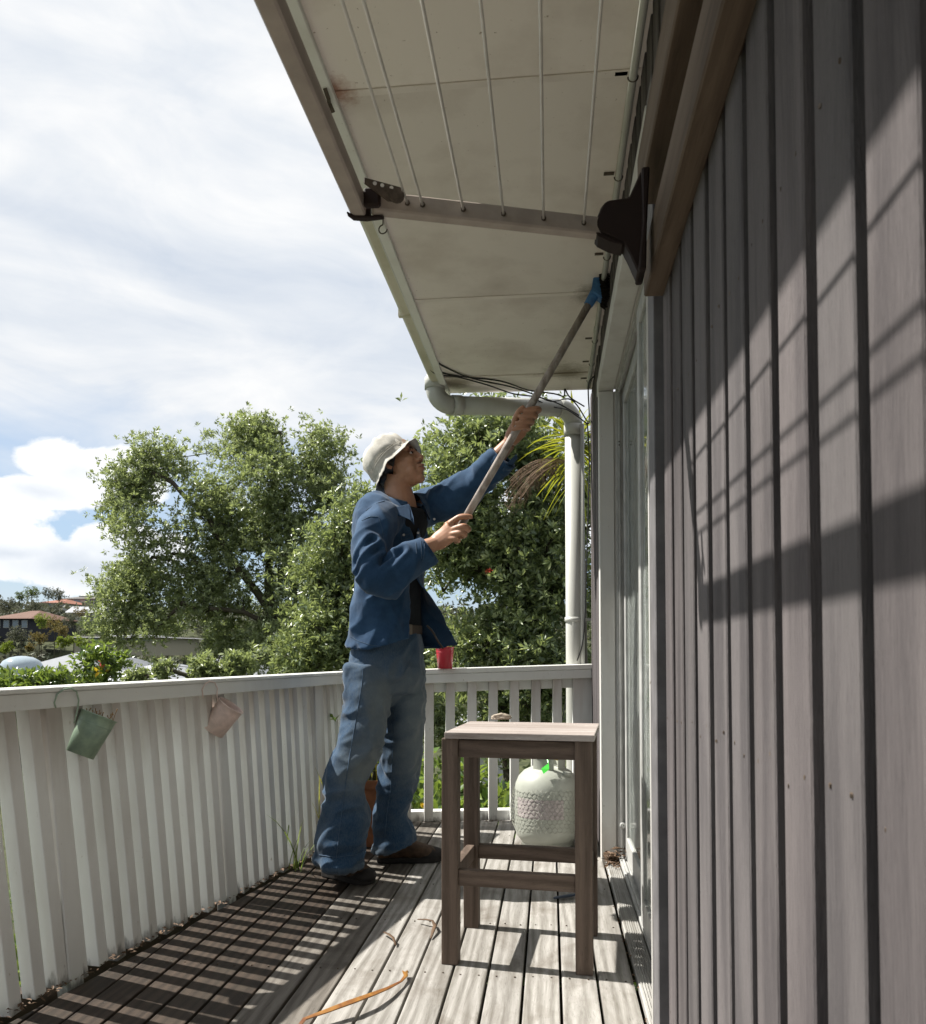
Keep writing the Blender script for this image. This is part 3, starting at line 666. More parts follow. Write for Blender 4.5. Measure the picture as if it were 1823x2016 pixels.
# ------------------------------------------------------------------ buckets
mat_plain('green_enamel', (.24, .33, .25), .42, .5, 0, 30, .16, .15, c2=(.31, .40, .28)); mat_plain('pink_enamel', (.70, .55, .49), .5, .4, 0, 40, .15, .12)
mat_plain('red_enamel', (.62, .035, .06), .35, .5, 0, 30, .1); mat_plain('terracotta', (.36, .15, .075), .8, .2, 0, 12, .25, .2)
mat_plain('soil', (.06, .045, .03), .95, .1, 0, 80, .5, .6); mat_plain('dry_stem', (.34, .20, .075), .8, .2, 0, 50, .4)
def bucket(name, label, c_rim, axis, rt, rb2, h, mat, squash=1, wire=None, roll=0):
    ax = Vector(axis).normalized(); e = empty(name, c_rim, label, 'bucket'); th_ = .0016
    m = MB().lathe(c_rim - ax * h, [(0, 0), (rb2, 0), (rb2 + (rt - rb2) * .8, h * .8), (rt, h), (rt + .003, h + .001), (rt + .003, h + .004), (rt - .001, h + .004), (rt - th_, h - .001), (rb2 - th_, th_ + .002), (0, th_ + .002)], 28, axis=ax, squash=squash)
    m.build('bucket_wall', mat, e, smooth=True)
    MB().lathe(c_rim - ax * (h * .22), [(rb2 + (rt - rb2) * .78 + .0005, -.001), (rb2 + (rt - rb2) * .78 + .0022, 0), (rb2 + (rt - rb2) * .78 + .0005, .001)], 28, axis=ax, squash=squash).build('rim_bead', mat, e, smooth=True)
    if wire: MB().tube(wire, .0022, 6).build('handle', mat, e, smooth=True)
    return e
def rail_pt(px, py, off):                           # point seen at px, py that stands off the inner side of the pickets
    lo, hi = 1.2, 4.3
    for _ in range(40):
        Y = (lo + hi) / 2; h_ = head(Y + .05)
        if A(px, py, Y).x < h_.x + off: hi = Y
        else: lo = Y
    return A(px, py, Y)
def same_dist(px, py, ref): d = ray(px, py).normalized(); return Vector((0, 0, CAM_Z)) + d * (ref - Vector((0, 0, CAM_Z))).length
c = rail_pt(194, 1411, .062); b = same_dist(157, 1486, c); h = (c - b).length; axg = (c - b).normalized()
rt = (same_dist(156, 1402, c) - same_dist(232, 1420, c)).length / 2; rbb = (same_dist(127, 1479, c) - same_dist(187, 1493, c)).length / 2
w = [rail_pt(*p) for p in ((110, 1394, .052), (107, 1383, .050), (113, 1366, .052), (126, 1357, .056), (140, 1355, .056), (151, 1362, .056), (155, 1378, .056), (153, 1395, .056), (149, 1412, .056), (146, 1424, .056))]
bk = bucket('hanging_bucket', 'pale green metal bucket hanging tilted by its wire handle on the left rail', c, axg, rt, rbb, h, 'green_enamel', .8, w)
dpn = empty('dried_plant', c, 'brown dried stalks sticking out of the green hanging bucket', 'dried plant'); m = MB()
for k in range(26):
    s0 = c + Vector((random.uniform(-.045, .045), random.uniform(-.02, .02), -.012)); e1 = s0 + Vector((random.uniform(-.012, .016), random.uniform(-.01, .01), random.uniform(.012, .038)))
    m.tube([s0, s0.lerp(e1, .6) + Vector((random.uniform(-.005, .005), 0, 0)), e1], [.0009, .0008, .0016], 4)
m.build('stalks', 'dry_stem', dpn); MB().lathe(c - axg * .012, [(0, 0), (rt * .93, 0)], 16, axis=axg, squash=.8).build('soil_top', 'soil', dpn)
c = rail_pt(454, 1389.5, .066); b = same_dist(417.5, 1440, c)
rt = (same_dist(430, 1376, c) - same_dist(478, 1403, c)).length / 2; rbb = (same_dist(395, 1430, c) - same_dist(440, 1450, c)).length / 2; axp = (c - b).normalized(); axp = (axp - ray(454, 1389).normalized() * .22).normalized()
w = [rail_pt(*p) for p in ((400, 1374, .050), (398, 1358, .050), (404, 1346, .052), (413, 1341, .054), (423, 1344, .054), (428, 1355, .054), (427, 1368, .054), (429, 1380, .054))]
bucket('hanging_bucket', 'pale pink metal bucket hanging tilted by its handle on the left rail', c, axp, rt, rbb, (c - b).length, 'pink_enamel', 1, w)
rY = 4.44; b = A(876, 1313, rY); zt = A(876, 1275, rY).z; b.z = rz(b.x) + .0265; rt = .0490
w = [A(*p) for p in ((860, 1296, rY), (859, 1280, rY), (858, 1266, rY), (855, 1258, rY), (850, 1255, rY), (845, 1258, rY))]
e = bucket('flower_bucket', 'small red metal bucket with curved handle standing on the end rail', Vector((b.x, b.y, zt)), (0, 0, 1), rt, .040, zt - b.z, 'red_enamel', 1, w)
c = Vector((b.x, b.y, zt - .006)); m = MB()
for k in range(9):
    a = random.uniform(0, 6.28); m.tube([c + Vector((.02 * cos(a), .02 * sin(a), 0)), c + Vector((-.02 + .03 * cos(a), .02 * sin(a), .03 + .03 * random.random()))], [.002, .0012], 4)
pe = empty('potted_twig', c, 'few dark twigs standing in the small red bucket', 'plant'); m.build('twigs', 'dry_stem', pe); MB().lathe(c, [(0, 0), (.045, 0)], 16).build('soil_top', 'soil', pe)
# terracotta pot behind the man's legs
tc_ = Vector((-.84, 3.96, 0)); tp = empty('flower_pot', tc_, 'large terracotta flower pot standing on the deck behind the man', 'flower pot')
MB().lathe(tc_, [(0, .002), (.115, .002), (.155, .285), (.170, .287), (.172, .325), (.157, .325), (.150, .28), (0, .28)], 32).build('pot_wall', 'terracotta', tp, smooth=False)
MB().lathe(tc_, [(0, .290), (.152, .288)], 24).build('soil_top', 'soil', tp)

# ------------------------------------------------------------------ litter on the deck
mat_plain('palm_orange', (.26, .085, .025), .5, .4, 0, 16, .3, .2, c2=(.50, .25, .05)); mat_plain('palm_tan', (.17, .105, .062), .7, .3, 0, 30, .3)
def strip(name, label, cat, pts, ws, mat, curl=.3, grp=None):
    e = empty(name, pts[0], label, cat, grp); vs = []; fs = []; pts = [Vector(p) for p in pts]; n = len(pts)
    for i, p in enumerate(pts):
        d = (pts[min(i + 1, n - 1)] - pts[max(i - 1, 0)]).normalized(); s_ = d.cross(Vector((0, 0, 1))).normalized(); w_ = ws[i]
        for j, (o_, u_) in enumerate(((-1, curl), (-.5, .1), (0, 0), (.5, .1), (1, curl))): vs.append(p + s_ * (o_ * w_ / 2) + Vector((0, 0, u_ * w_)))
        for j, (o_, u_) in enumerate(((1, curl), (0, 0), (-1, curl))): vs.append(p + s_ * (o_ * w_ / 2) + Vector((0, 0, u_ * w_ + .0015)))
    for i in range(n - 1):
        for j in range(8): a, b = i * 8 + j, i * 8 + (j + 1) % 8; fs.append((a, b, b + 8, a + 8))
    fs += [tuple(range(8))[::-1], tuple(range((n - 1) * 8, n * 8))]
    MB().add(vs, fs).build('leaf_blade', mat, e, smooth=True); return e
pp = [(575, 2040, .01), (600, 2009, .02), (640, 1996, .024), (690, 1978, .028), (730, 1963, .026), (765, 1948, .018), (790, 1934, .010), (799, 1924, .008), (797, 1914, .012)]
strip('palm_leaf', 'long curved orange dry palm leaf lying across the deck boards in front', 'dry leaf', [G(a, b, z) for a, b, z in pp], [.008, .012, .018, .022, .019, .013, .008, .012, .016], 'palm_orange')
strip('curled_leaf', 'short curled brown leaf on the deck, nearer of the two left of the stool', 'dry leaf', [G(a, b, z) for a, b, z in ((755, 1836, .01), (765, 1841, .014), (774, 1848, .016), (779, 1862, .004))], [.006, .009, .009, .005], 'palm_tan', grp='curled leaves on the deck')
strip('curled_leaf', 'bent brown strip of leaf on the deck just left of the stool leg', 'dry leaf', [G(a, b, z) for a, b, z in ((822, 1811, .012), (838, 1812, .018), (851, 1814, .018), (856, 1824, .016), (852, 1836, .010), (848, 1848, .004))], [.006, .009, .008, .012, .010, .005], 'palm_tan', grp='curled leaves on the deck')
mat_plain('navy_plastic', (.03, .045, .075), .4, .5)
a, b = G(1090, 1768, .008), G(1140, 1760, .012); kn = empty('blue_handle', a, 'dark blue plastic tool handle lying on the deck behind the stool leg', 'tool')
MB().tube([a, a.lerp(b, .15), a.lerp(b, .6), b], [(.003, .004), (.005, .009), (.006, .011), (.004, .006)], 10, ref=(0, 0, 1)).build('handle_grip', 'navy_plastic', kn, smooth=True)
# dead leaves blown into the door corner
dl = MB(); random.seed(3)
def scrap(c, r):
    a = random.uniform(0, 6.28); d = Vector((cos(a), sin(a), random.uniform(-.3, .5))).normalized(); s_ = d.cross(Vector((random.uniform(-.4, .4), random.uniform(-.4, .4), 1))).normalized()
    dl.add([c, c + d * r * .5 + s_ * r * .22 + Vector((0, 0, r * .12)), c + d * r, c + d * r * .5 - s_ * r * .22 + Vector((0, 0, r * .1))], [(0, 1, 2), (0, 2, 3)])
for k in range(230):
    x = .245 + abs(random.gauss(0, .035)); y = 3.69 - abs(random.gauss(0, .05)); z = .012 + max(0, random.gauss(.012, .014)) * (1 if y > 3.63 else .3); scrap(Vector((x, y, z)), random.uniform(.012, .035))
scrap(Vector((.33, 3.66, .05)), .09); scrap(Vector((.325, 3.655, .07)), .08)
tag(dl.build('leaf_litter', 'palm_tan'), 'small drift of dead brown leaves in the corner of the door step', 'leaf litter', kind='stuff')
dl = MB()
for k in range(420):
    y = random.uniform(1.9, 4.3); scrap(Vector((fence_x(y) + abs(random.gauss(0, .012)) , y, .004 + random.random() * .008)), random.uniform(.008, .026))
for k in range(120):
    x = random.uniform(-.9, .2); scrap(Vector((x, rail_y(x) - abs(random.gauss(0, .02)), .004)), random.uniform(.008, .02))
for k in range(70):
    y = random.uniform(1.3, 3.65); scrap(Vector((.2375 + random.uniform(-.003, .004), y, -.004 + random.random() * .008)), random.uniform(.006, .016))
tag(dl.build('leaf_litter', 'palm_tan'), 'thin brown leaf litter along the feet of the pickets', 'leaf litter', kind='stuff')

# ------------------------------------------------------------------ cables at the corner of the roof
def cable(label, pts, r=.0042):
    pts = [Vector(p) for p in pts]; q = []
    for i in range(len(pts) - 1):
        p0, p1, p2, p3 = pts[max(i - 1, 0)], pts[i], pts[i + 1], pts[min(i + 2, len(pts) - 1)]
        for k in range(6):
            t = k / 6; q.append(.5 * ((2 * p1) + (-p0 + p2) * t + (2 * p0 - 5 * p1 + 4 * p2 - p3) * t * t + (-p0 + 3 * p1 - 3 * p2 + p3) * t ** 3))
    q.append(pts[-1]); o = MB().tube(q, r, 6).build('cable', 'cable_black', smooth=True); tag(o, label, 'cable', 'black cables slung under the roof corner'); return o
def AA(l): return [A(px, py, min(Y, 1.425 * 1597 / max(1, 1285 - py))) for px, py, Y in l]
cable('black cable running from the gutter edge over the soffit bead to the wall', AA([(806, 648, 3.6), (818, 668, 3.9), (838, 695, 4.1), (875, 722, 4.3), (930, 745, 4.5), (1000, 760, 4.6), (1050, 776, 4.62), (1085, 790, 4.62), (1125, 787, 4.62), (1155, 828, 4.66)]))
cable('black cable looping down from the soffit bead above the downpipe', AA([(850, 690, 4.32), (838, 704, 4.35), (843, 722, 4.4), (862, 738, 4.45), (900, 742, 4.5), (960, 758, 4.6), (1010, 775, 4.62), (1060, 782, 4.62), (1100, 795, 4.62), (1140, 818, 4.64)]))
cable('black cable hanging in a short loop beside the outlet pipe', AA([(851, 696, 4.32), (852, 712, 4.35), (866, 732, 4.4), (915, 742, 4.5), (985, 750, 4.6), (1040, 768, 4.62), (1090, 775, 4.62), (1110, 780, 4.62), (1112, 766, 4.62), (1122, 782, 4.62), (1150, 800, 4.64)]))
cable('thin black cable drooping past the elbow of the downpipe to the wall', AA([(1050, 784, 4.62), (1085, 800, 4.62), (1115, 806, 4.6), (1140, 822, 4.6), (1158, 834, 4.62), (1160, 815, 4.64), (1158, 770, 4.64), (1160, 752, 4.6), (1168, 742, 4.55)]), .004)
cable('long black cable hanging down the wall beside the downpipe', AA([(1156, 830, 4.66), (1160, 900, 4.66), (1158, 1000, 4.66), (1155, 1100, 4.66), (1152, 1200, 4.66), (1146, 1270, 4.68), (1126, 1330, 4.72), (1106, 1420, 4.85)]), .0038)
# ------------------------------------------------------------------ terrain
def ground_z(x, y):
    r = math.hypot(x, y)
    z = -2.4 if r < 8 else (-2.4 - (r - 8) * .09 if r < 30 else (-4.4 + (r - 30) * .02 if r < 60 else -3.8 + 12.3 * (1 - math.exp(-((r - 60) / 70) ** 2))))
    return z + .35 * noise.noise(Vector((x * .05, y * .05, 0))) * min(1, r / 20)
mat_plain('grass_green', (.06, .07, .035), .9, .1, 0, 1.5, .3, .3, c2=(.10, .11, .05))
m = MB(); rr_ = [0, 4, 8, 12, 18, 25, 35, 50, 65, 80, 100, 120, 145, 170, 200, 260, 400, 900, 2500]; na = 72
for r in rr_:
    for k in range(na): a = 2 * pi * k / na; x, y = r * cos(a), r * sin(a); m.v.append((x, y, ground_z(x, y)))
for i in range(len(rr_) - 1):
    for k in range(na): a, b = i * na + k, i * na + (k + 1) % na; m.f.append((a, a + na, b + na, b))
tag(m.build('ground', 'grass_green', smooth=True, weld=.001), 'grassy ground falling away below the deck and rising to the far hill', kind='structure')

# ------------------------------------------------------------------ leaves and trees
mat_leaf('leaf_olive', [(.045, .062, .034), (.095, .125, .062), (.16, .20, .098), (.27, .32, .15), (.42, .47, .24)], .36, .38, .5, (.46, .54, .16))
mat_leaf('leaf_shrub', [(.032, .052, .030), (.070, .105, .055), (.13, .175, .085), (.24, .295, .13), (.42, .47, .22)], .32, .32, .55, (.46, .54, .14))
mat_leaf('leaf_bright', [(.025, .06, .012), (.06, .12, .025), (.12, .21, .04), (.26, .36, .08)], .28, .32, .6, (.42, .55, .07))
mat_leaf('leaf_far', [(.03, .05, .025), (.06, .085, .035), (.10, .13, .05), (.15, .17, .07)], .6, .2, .2)
mat_leaf('leaf_far_olive', [(.055, .06, .04), (.09, .095, .065), (.13, .135, .095), (.17, .17, .12)], .6, .2, .2, (.2, .2, .12))
mat_leaf('leaf_far_lime', [(.13, .17, .015), (.22, .27, .02), (.34, .38, .04)], .6, .3, .2)
mat_leaf('leaf_far_rust', [(.10, .075, .025), (.17, .12, .035), (.24, .18, .05), (.14, .15, .04)], .6, .25, .2, (.3, .22, .05))
mat_leaf('leaf_strap', [(.03, .08, .010), (.09, .16, .015), (.22, .27, .02), (.45, .38, .03)], .35, .35, .5, (.6, .6, .04))
mat_leaf('leaf_dead', [(.16, .10, .06), (.27, .18, .12), (.36, .26, .18)], .8, .15, .2, (.4, .25, .12))
mat_leaf('leaf_flower', [(.5, .02, .02), (.7, .05, .03)], .5, .2, .3, (.8, .1, .05))
mat_leaf('leaf_yellow', [(.75, .45, .02), (.85, .6, .05)], .5, .3, .3, (.9, .7, .05))
s = Nodes('bark'); n_ = s.noise(30, 6, .7, .6, vec=s.coords((1, 1, .3), rnd=False)); n2_ = s.noise(4, 4, .6, vec=s.coords(rnd=False))
s.color(s.mix(s.ramp(n2_, [(.45, 0), (.65, 1)]), s.mix(n_, (.025, .018, .012), (.075, .06, .042)), (.05, .06, .022))); s.rough(.9); s.bump(n_, .8, .01); MATS['bark'] = s.m

def grow(seeds, targets, step=.25, wander=.12, r_tip=.006, r_max=.2, exponent=2.3):
    """connect every target to the nearest point of the skeleton, nearest first: returns node list, parents, radii"""
    nodes = [np.array(p, float) for p in seeds[0]]; par = list(seeds[1])
    T = np.array(targets); N0 = np.array(nodes)
    d = np.min(np.linalg.norm(T[:, None] - N0[None], axis=2), axis=1); order = np.argsort(d)
    arr = np.zeros((len(nodes) + len(T) * 12, 3)); arr[:len(nodes)] = N0; n = len(nodes); fixed = n; ends = []
    for t in order:
        p = T[t]; dd = np.linalg.norm(arr[:n] - p, axis=1)
        # prefer joints lying below the target
        dd = dd + .35 * np.maximum(0, arr[:n, 2] - p[2]); j = int(np.argmin(dd)); a = arr[j].copy(); L = np.linalg.norm(p - a); k = max(1, min(10, int(L / step)))
        off = rng.normal(0, 1, 3) * wander * L; prev = j
        for i in range(1, k + 1):
            q = a + (p - a) * i / k + off * sin(pi * i / k) + np.array([0, 0, -.06 * L * sin(pi * i / k)])
            arr[n] = q; par.append(prev); prev = n; n += 1
        ends.append(prev)
    w = np.zeros(n); 
    for e in ends: w[e] += 1
    for i in range(n - 1, -1, -1):
        if par[i] >= 0: w[par[i]] += w[i]
    rad = np.minimum(r_max, r_tip * np.maximum(w, 1) ** (1 / exponent))
    return arr[:n], par, rad
def limb_mesh(name, nodes, par, rad, mat, parent, sides=5, minr=0):
    V = []; F = []
    for i, p in enumerate(par):
        if p < 0: continue
        a, b = Vector(nodes[p]), Vector(nodes[i]); d = (b - a)
        if d.length < 1e-4: continue
        d.normalize(); u = d.cross(Vector((.3, .5, .81))).normalized(); w = d.cross(u); r0, r1 = min(rad[p], rad[i] * 1.5), rad[i]; n = sides if rad[i] > .012 else 3; k = len(V)
        for c, r in ((a, r0), (b + d * r1 * .3, r1)):
            for j in range(n): an = 2 * pi * j / n; V.append(c + u * (r * cos(an)) + w * (r * sin(an)))
        for j in range(n): F.append((k + j, k + (j + 1) % n, k + n + (j + 1) % n, k + n + j))
    me = bpy.data.meshes.new(name); me.from_pydata([tuple(v) for v in V], [], F); me.materials.append(MATS[mat])
    me.polygons.foreach_set('use_smooth', [True] * len(me.polygons)); return new_obj(name, me, parent)

def rosettes(C, per, spread, n_leaf, L, Wd, up=.55, sun=.15):
    """rosette centres round every cluster centre, leaves radiating from each"""
    K = len(C); cen = np.repeat(C, per, 0) + rng.normal(0, spread, (K * per, 3)) * np.array([1, 1, .75])
    axis = rng.normal(0, 1, cen.shape) + np.array([-.15, -.1, up * 2]); axis /= np.linalg.norm(axis, axis=1, keepdims=True)
    M = len(cen); P = np.repeat(cen, n_leaf, 0); Ax = np.repeat(axis, n_leaf, 0)
    rd = rng.normal(0, 1, P.shape); rd -= Ax * np.sum(rd * Ax, 1, keepdims=True); rd /= np.linalg.norm(rd, axis=1, keepdims=True)
    el = rng.uniform(.1, 1.0, (len(P), 1)); D = rd * np.cos(el) + Ax * np.sin(el)
    P = P + D * L * .12 + Ax * rng.uniform(-.4, .3, (len(P), 1)) * L
    N_ = Ax + rng.normal(0, .35, P.shape)
    l = L * rng.uniform(.65, 1.15, len(P)); return leaves_geom(P, D, N_, l, l * Wd * rng.uniform(.85, 1.15, len(P)))

def blobs3(bl, Y, depth=.8, jit=.25):
    out = []
    for (px, py, r) in bl:
        t = Y / 1600; out.append((A(px, py, Y + random.uniform(-jit, jit) * r * t * 2), r * t))
    return out
def sample_blobs(B, n, gap=.0, gap_f=1.0, shell=.45, depth=1.0):
    pts = []; vol = np.array([r ** 2.0 for _, r in B]); vol = vol / vol.sum()
    while len(pts) < n:
        i = rng.choice(len(B), p=vol); c, r = B[i]; v = rng.normal(0, 1, 3); v /= np.linalg.norm(v); rad = r * (shell + (1 - shell) * rng.random() ** .6) if rng.random() < .8 else r * rng.random()
        p = np.array(c) + v * rad * np.array([1, depth, 1])
        if noise.noise(Vector(p) * gap_f) < gap: continue
        pts.append(p)
    return np.array(pts)

# --- the big tree left of the man
tb = blobs3([(540, 826, 46), (300, 880, 34), (545, 860, 78), (450, 900, 66), (620, 895, 58), (500, 840, 40), (320, 905, 52), (255, 960, 52), (225, 1000, 34), (385, 965, 60), (540, 975, 100), (635, 965, 45), (300, 1050, 70), (420, 1075, 90), (560, 1100, 95),
             (245, 1165, 56), (350, 1180, 80), (470, 1200, 90), (600, 1200, 85), (230, 1240, 46), (330, 1265, 60), (560, 1290, 70), (650, 1260, 50), (450, 1285, 60), (280, 1120, 50)], 11.0)
tb = [(c_, r_ * 1.04) for c_, r_ in tb]
T = sample_blobs(tb, 1150, -.06, 1.5, .46)
def PT(px, py, Y): return tuple(A(px, py, Y))
trunk = [PT(585, 1420, 11), PT(572, 1330, 11), PT(548, 1260, 11), PT(532, 1200, 11.0), PT(528, 1140, 11.0), PT(530, 1080, 11.1), PT(520, 1020, 11.1), PT(538, 965, 11.0), PT(560, 910, 11), PT(552, 850, 11)]
lb = [PT(505, 1165, 10.9), PT(470, 1120, 10.8), PT(440, 1070, 10.8), PT(410, 1020, 10.8), PT(370, 985, 10.8), PT(340, 950, 10.8), PT(300, 930, 10.8)]
lc = [PT(515, 1222, 10.9), PT(480, 1205, 10.8), PT(440, 1200, 10.7)]
ld = [PT(560, 1120, 11.2), PT(590, 1080, 11.3), PT(610, 1040, 11.3)]
seeds = [list(trunk) + lb + lc + ld, []]
pr = [-1] + list(range(len(trunk) - 1)); b0 = len(trunk); pr += [3] + [b0 + i for i in range(len(lb) - 1)]; b1 = b0 + len(lb); pr += [2] + [b1 + i for i in range(len(lc) - 1)]; b2 = b1 + len(lc); pr += [4] + [b2 + i for i in range(len(ld) - 1)]
base = Vector(trunk[0]); base.z = ground_z(base.x, base.y)
seeds[0].insert(0, tuple(base)); pr = [-1] + [p + 1 for p in pr]; seeds[1] = pr
nodes, par, rad = grow(seeds, T, .22, .10, .0029, .075, 2.05)
tr1 = empty('tree', base, 'tall spreading tree with leathery leaves and bare crooked limbs left of the man', 'tree')
limb_mesh('trunk', nodes, par, rad, 'bark', tr1, 6)
V, F = rosettes(T, 13, .125, 10, .062, .36)
np_mesh('crown', V, F, 'leaf_olive', tr1)

def shrub(label, bl, Y, n, per, spread, L, Wd, mat, depth=1.0, gap=-.1, gf=1.4, r_max=.08, nleaf=8, name='tree', cat='tree', twigs=True, base_px=None, step=.22, group=None, shell=.5, jit=.25, fx=None):
    B = blobs3(bl, Y, jit=jit); T = sample_blobs(B, n, gap, gf, shell, depth)
    cx = np.mean(T, 0); bx = A(*base_px, Y) if base_px else Vector(cx); b = Vector((bx.x, bx.y, ground_z(bx.x, bx.y)))
    top = np.array([np.mean(T[:, 0]), np.mean(T[:, 1]), np.percentile(T[:, 2], 35)]); k = 6
    sd_ = [[tuple(np.array(b) * (1 - i / k) + top * i / k + rng.normal(0, .06, 3) * (0 < i)) for i in range(k + 1)], [-1] + list(range(k))]
    e = empty(name, b, label, cat, group)
    nodes, par, rad = grow(sd_, T, step, .12, .006, r_max); limb_mesh('trunk' if cat == 'tree' else 'stem', nodes, par, rad, 'bark', e, 5)
    V, F = rosettes(T, per, spread, nleaf, L, Wd); np_mesh('crown' if cat == 'tree' else 'foliage', V, F, mat, e)
    return e, T
e, T2 = shrub('dense glossy leaved tree close behind the short balustrade and the downpipe', [(880, 885, 45), (930, 850, 45), (975, 860, 55), (1050, 870, 65), (910, 950, 70), (1000, 960, 90), (1080, 980, 70), (885, 1060, 60), (970, 1070, 90), (1070, 1090, 80), (900, 1160, 75),
      (1000, 1180, 90), (1090, 1200, 70), (930, 1280, 80), (1030, 1290, 85), (1105, 1310, 60), (1060, 1400, 60), (980, 1390, 45), (1000, 1480, 35), (1160, 1000, 50), (1165, 1200, 50)], 7.0, 680, 13, .13, .066, .36, 'leaf_shrub', .8, -.3, 1.8, .07, base_px=(1000, 1500))
fl = A(960, 1127, 6.55); V, F = rosettes(np.array([fl]), 3, .010, 7, .028, .35); np_mesh('flower', V, F, 'leaf_flower', e)
shrub('looser glossy leaved tree between the big tree and the man', [(706, 1012, 30), (740, 985, 24), (668, 1060, 34), (705, 1080, 50), (640, 1130, 60), (700, 1180, 55), (650, 1240, 60), (710, 1280, 50), (760, 1150, 50), (850, 1200, 40), (845, 1330, 40), (870, 1420, 40), (780, 1300, 50), (845, 900, 22), (600, 1290, 50)],
      8.4, 420, 13, .14, .068, .36, 'leaf_shrub', .8, -.12, 1.5, .07, base_px=(720, 1450))
# shrubs whose tips show over the rail at the left
for lab, bl, Y, n in (('green shrub tops just over the rail at the far left of the photo', [(20, 1350, 22), (70, 1342, 20), (110, 1345, 18), (-40, 1345, 34), (60, 1390, 40)], 5.2, 70),
                   ('sparse small tree with a few yellow and red leaves over the left rail', [(170, 1296, 13), (205, 1284, 11), (190, 1335, 15), (160, 1340, 18), (222, 1308, 9)], 5.6, 34),
                   ('low shrub tops over the rail beneath the big tree', [(270, 1335, 14), (330, 1325, 18), (400, 1320, 22), (470, 1315, 24), (370, 1350, 30)], 6.5, 80)):
    e, T_ = shrub(lab, bl, Y, n, 8, .045, .05, .42, 'leaf_bright' if Y < 6 else 'leaf_olive', 1.0, -.2, 3, .02, name='shrub', cat='shrub', step=.12)
    if 'yellow' in lab:
        V, F = rosettes(np.array([A(200, 1324, Y - .1)]), 3, .02, 4, .045, .42); tag(np_mesh('yellow_leaves', V, F, 'leaf_yellow', e), kind='stuff')
        V, F = rosettes(np.array([A(202, 1308, Y - .1)]), 2, .02, 4, .035, .42); tag(np_mesh('red_leaves', V, F, 'leaf_flower', e), kind='stuff')
# leafy plants filling the ground just beyond the short balustrade
C = []
for k in range(420): 
    x = random.uniform(-1.6, .5); y = 5.0 + random.random() ** 1.3 * 1.3; C.append((x, y, random.uniform(-1.2, .0) + .22 * noise.noise(Vector((x * 2, y * 2, 0))) - (.25 if x > -.3 else 0)))
V, F = rosettes(np.array(C), 5, .07, 7, .11, .5, .8); tag(np_mesh('ground_cover', V, F, 'leaf_bright'), 'bright glossy leafy ground cover seen between the pickets of the end balustrade', 'ground cover', kind='stuff')
yf = empty('garden_flower', A(836, 1590, 5.0), 'single yellow flower among the leaves beyond the end balustrade', 'flower'); V, F = rosettes(np.array([A(836, 1589, 5.0)]), 3, .006, 9, .028, .5); np_mesh('petals', V, F, 'leaf_yellow', yf)
C = []
for k in range(900):
    y = random.uniform(1.2, 5.5); C.append((fence_x(y) - .5 - random.random() * 1.6, y, random.uniform(-1.9, -.55)))
V, F = rosettes(np.array(C), 4, .12, 7, .10, .45, .6); tag(np_mesh('hedge_foliage', V, F, 'leaf_bright'), 'green garden foliage glimpsed through the gaps of the long balustrade', 'foliage', kind='stuff')

# --- the strap leaved palm lily behind the downpipe
cbase = A(1135, 880, 5.9); ce = empty('cabbage_tree', Vector((cbase.x, 5.9, ground_z(cbase.x, 5.9))), 'strap leaved cabbage tree with yellowing leaves and dead skirt behind the downpipe', 'tree')
MB().tube([(cbase.x + .05, 5.9, ground_z(0, 6)), (cbase.x, 5.9, cbase.z - .1)], [.07, .05], 10).build('trunk', 'bark', ce, smooth=True)
def straps(n, c, Lr, w, el_r, droop_r, name, mat, az=(0, 2 * pi)):
    V = []; F = []
    for k in range(n):
        a = random.uniform(*az); el = random.uniform(*el_r); L = random.uniform(*Lr); d = Vector((cos(a) * cos(el), sin(a) * cos(el), sin(el))); dr = random.uniform(*droop_r); s_ = d.cross(Vector((0, 0, 1))).normalized(); b = len(V); st_ = 7
        o = c + Vector((random.uniform(-.03, .03), random.uniform(-.03, .03), random.uniform(-.08, .08)))
        for i in range(st_ + 1):
            t = i / st_; p = o + d * L * t + Vector((0, 0, -dr * L * t * t)); ww = w * (sin(pi * min(.98, .12 + t * .88)) ** .6); n_ = Vector((0, 0, 1)); V += [p - s_ * ww / 2 + n_ * ww * .2, p, p + s_ * ww / 2 + n_ * ww * .2]
        for i in range(st_): 
            for j in (0, 1): F.append((b + i * 3 + j, b + i * 3 + j + 1, b + i * 3 + j + 4, b + i * 3 + j + 3))
    o = np_mesh(name, [tuple(v) for v in V], F, mat, ce, smooth=True); return o
straps(110, cbase, (.26, .46), .022, (-.1, 1.3), (.1, .5), 'leaf_head', 'leaf_strap')
straps(50, cbase - Vector((0, 0, .08)), (.22, .36), .017, (-.3, .4), (.2, .6), 'drooping_leaves', 'leaf_strap')
straps(36, cbase - Vector((-.02, 0, .18)), (.2, .34), .014, (-1.2, -.5), (.3, .6), 'yellow_leaves', 'leaf_yellow' if False else 'leaf_strap')
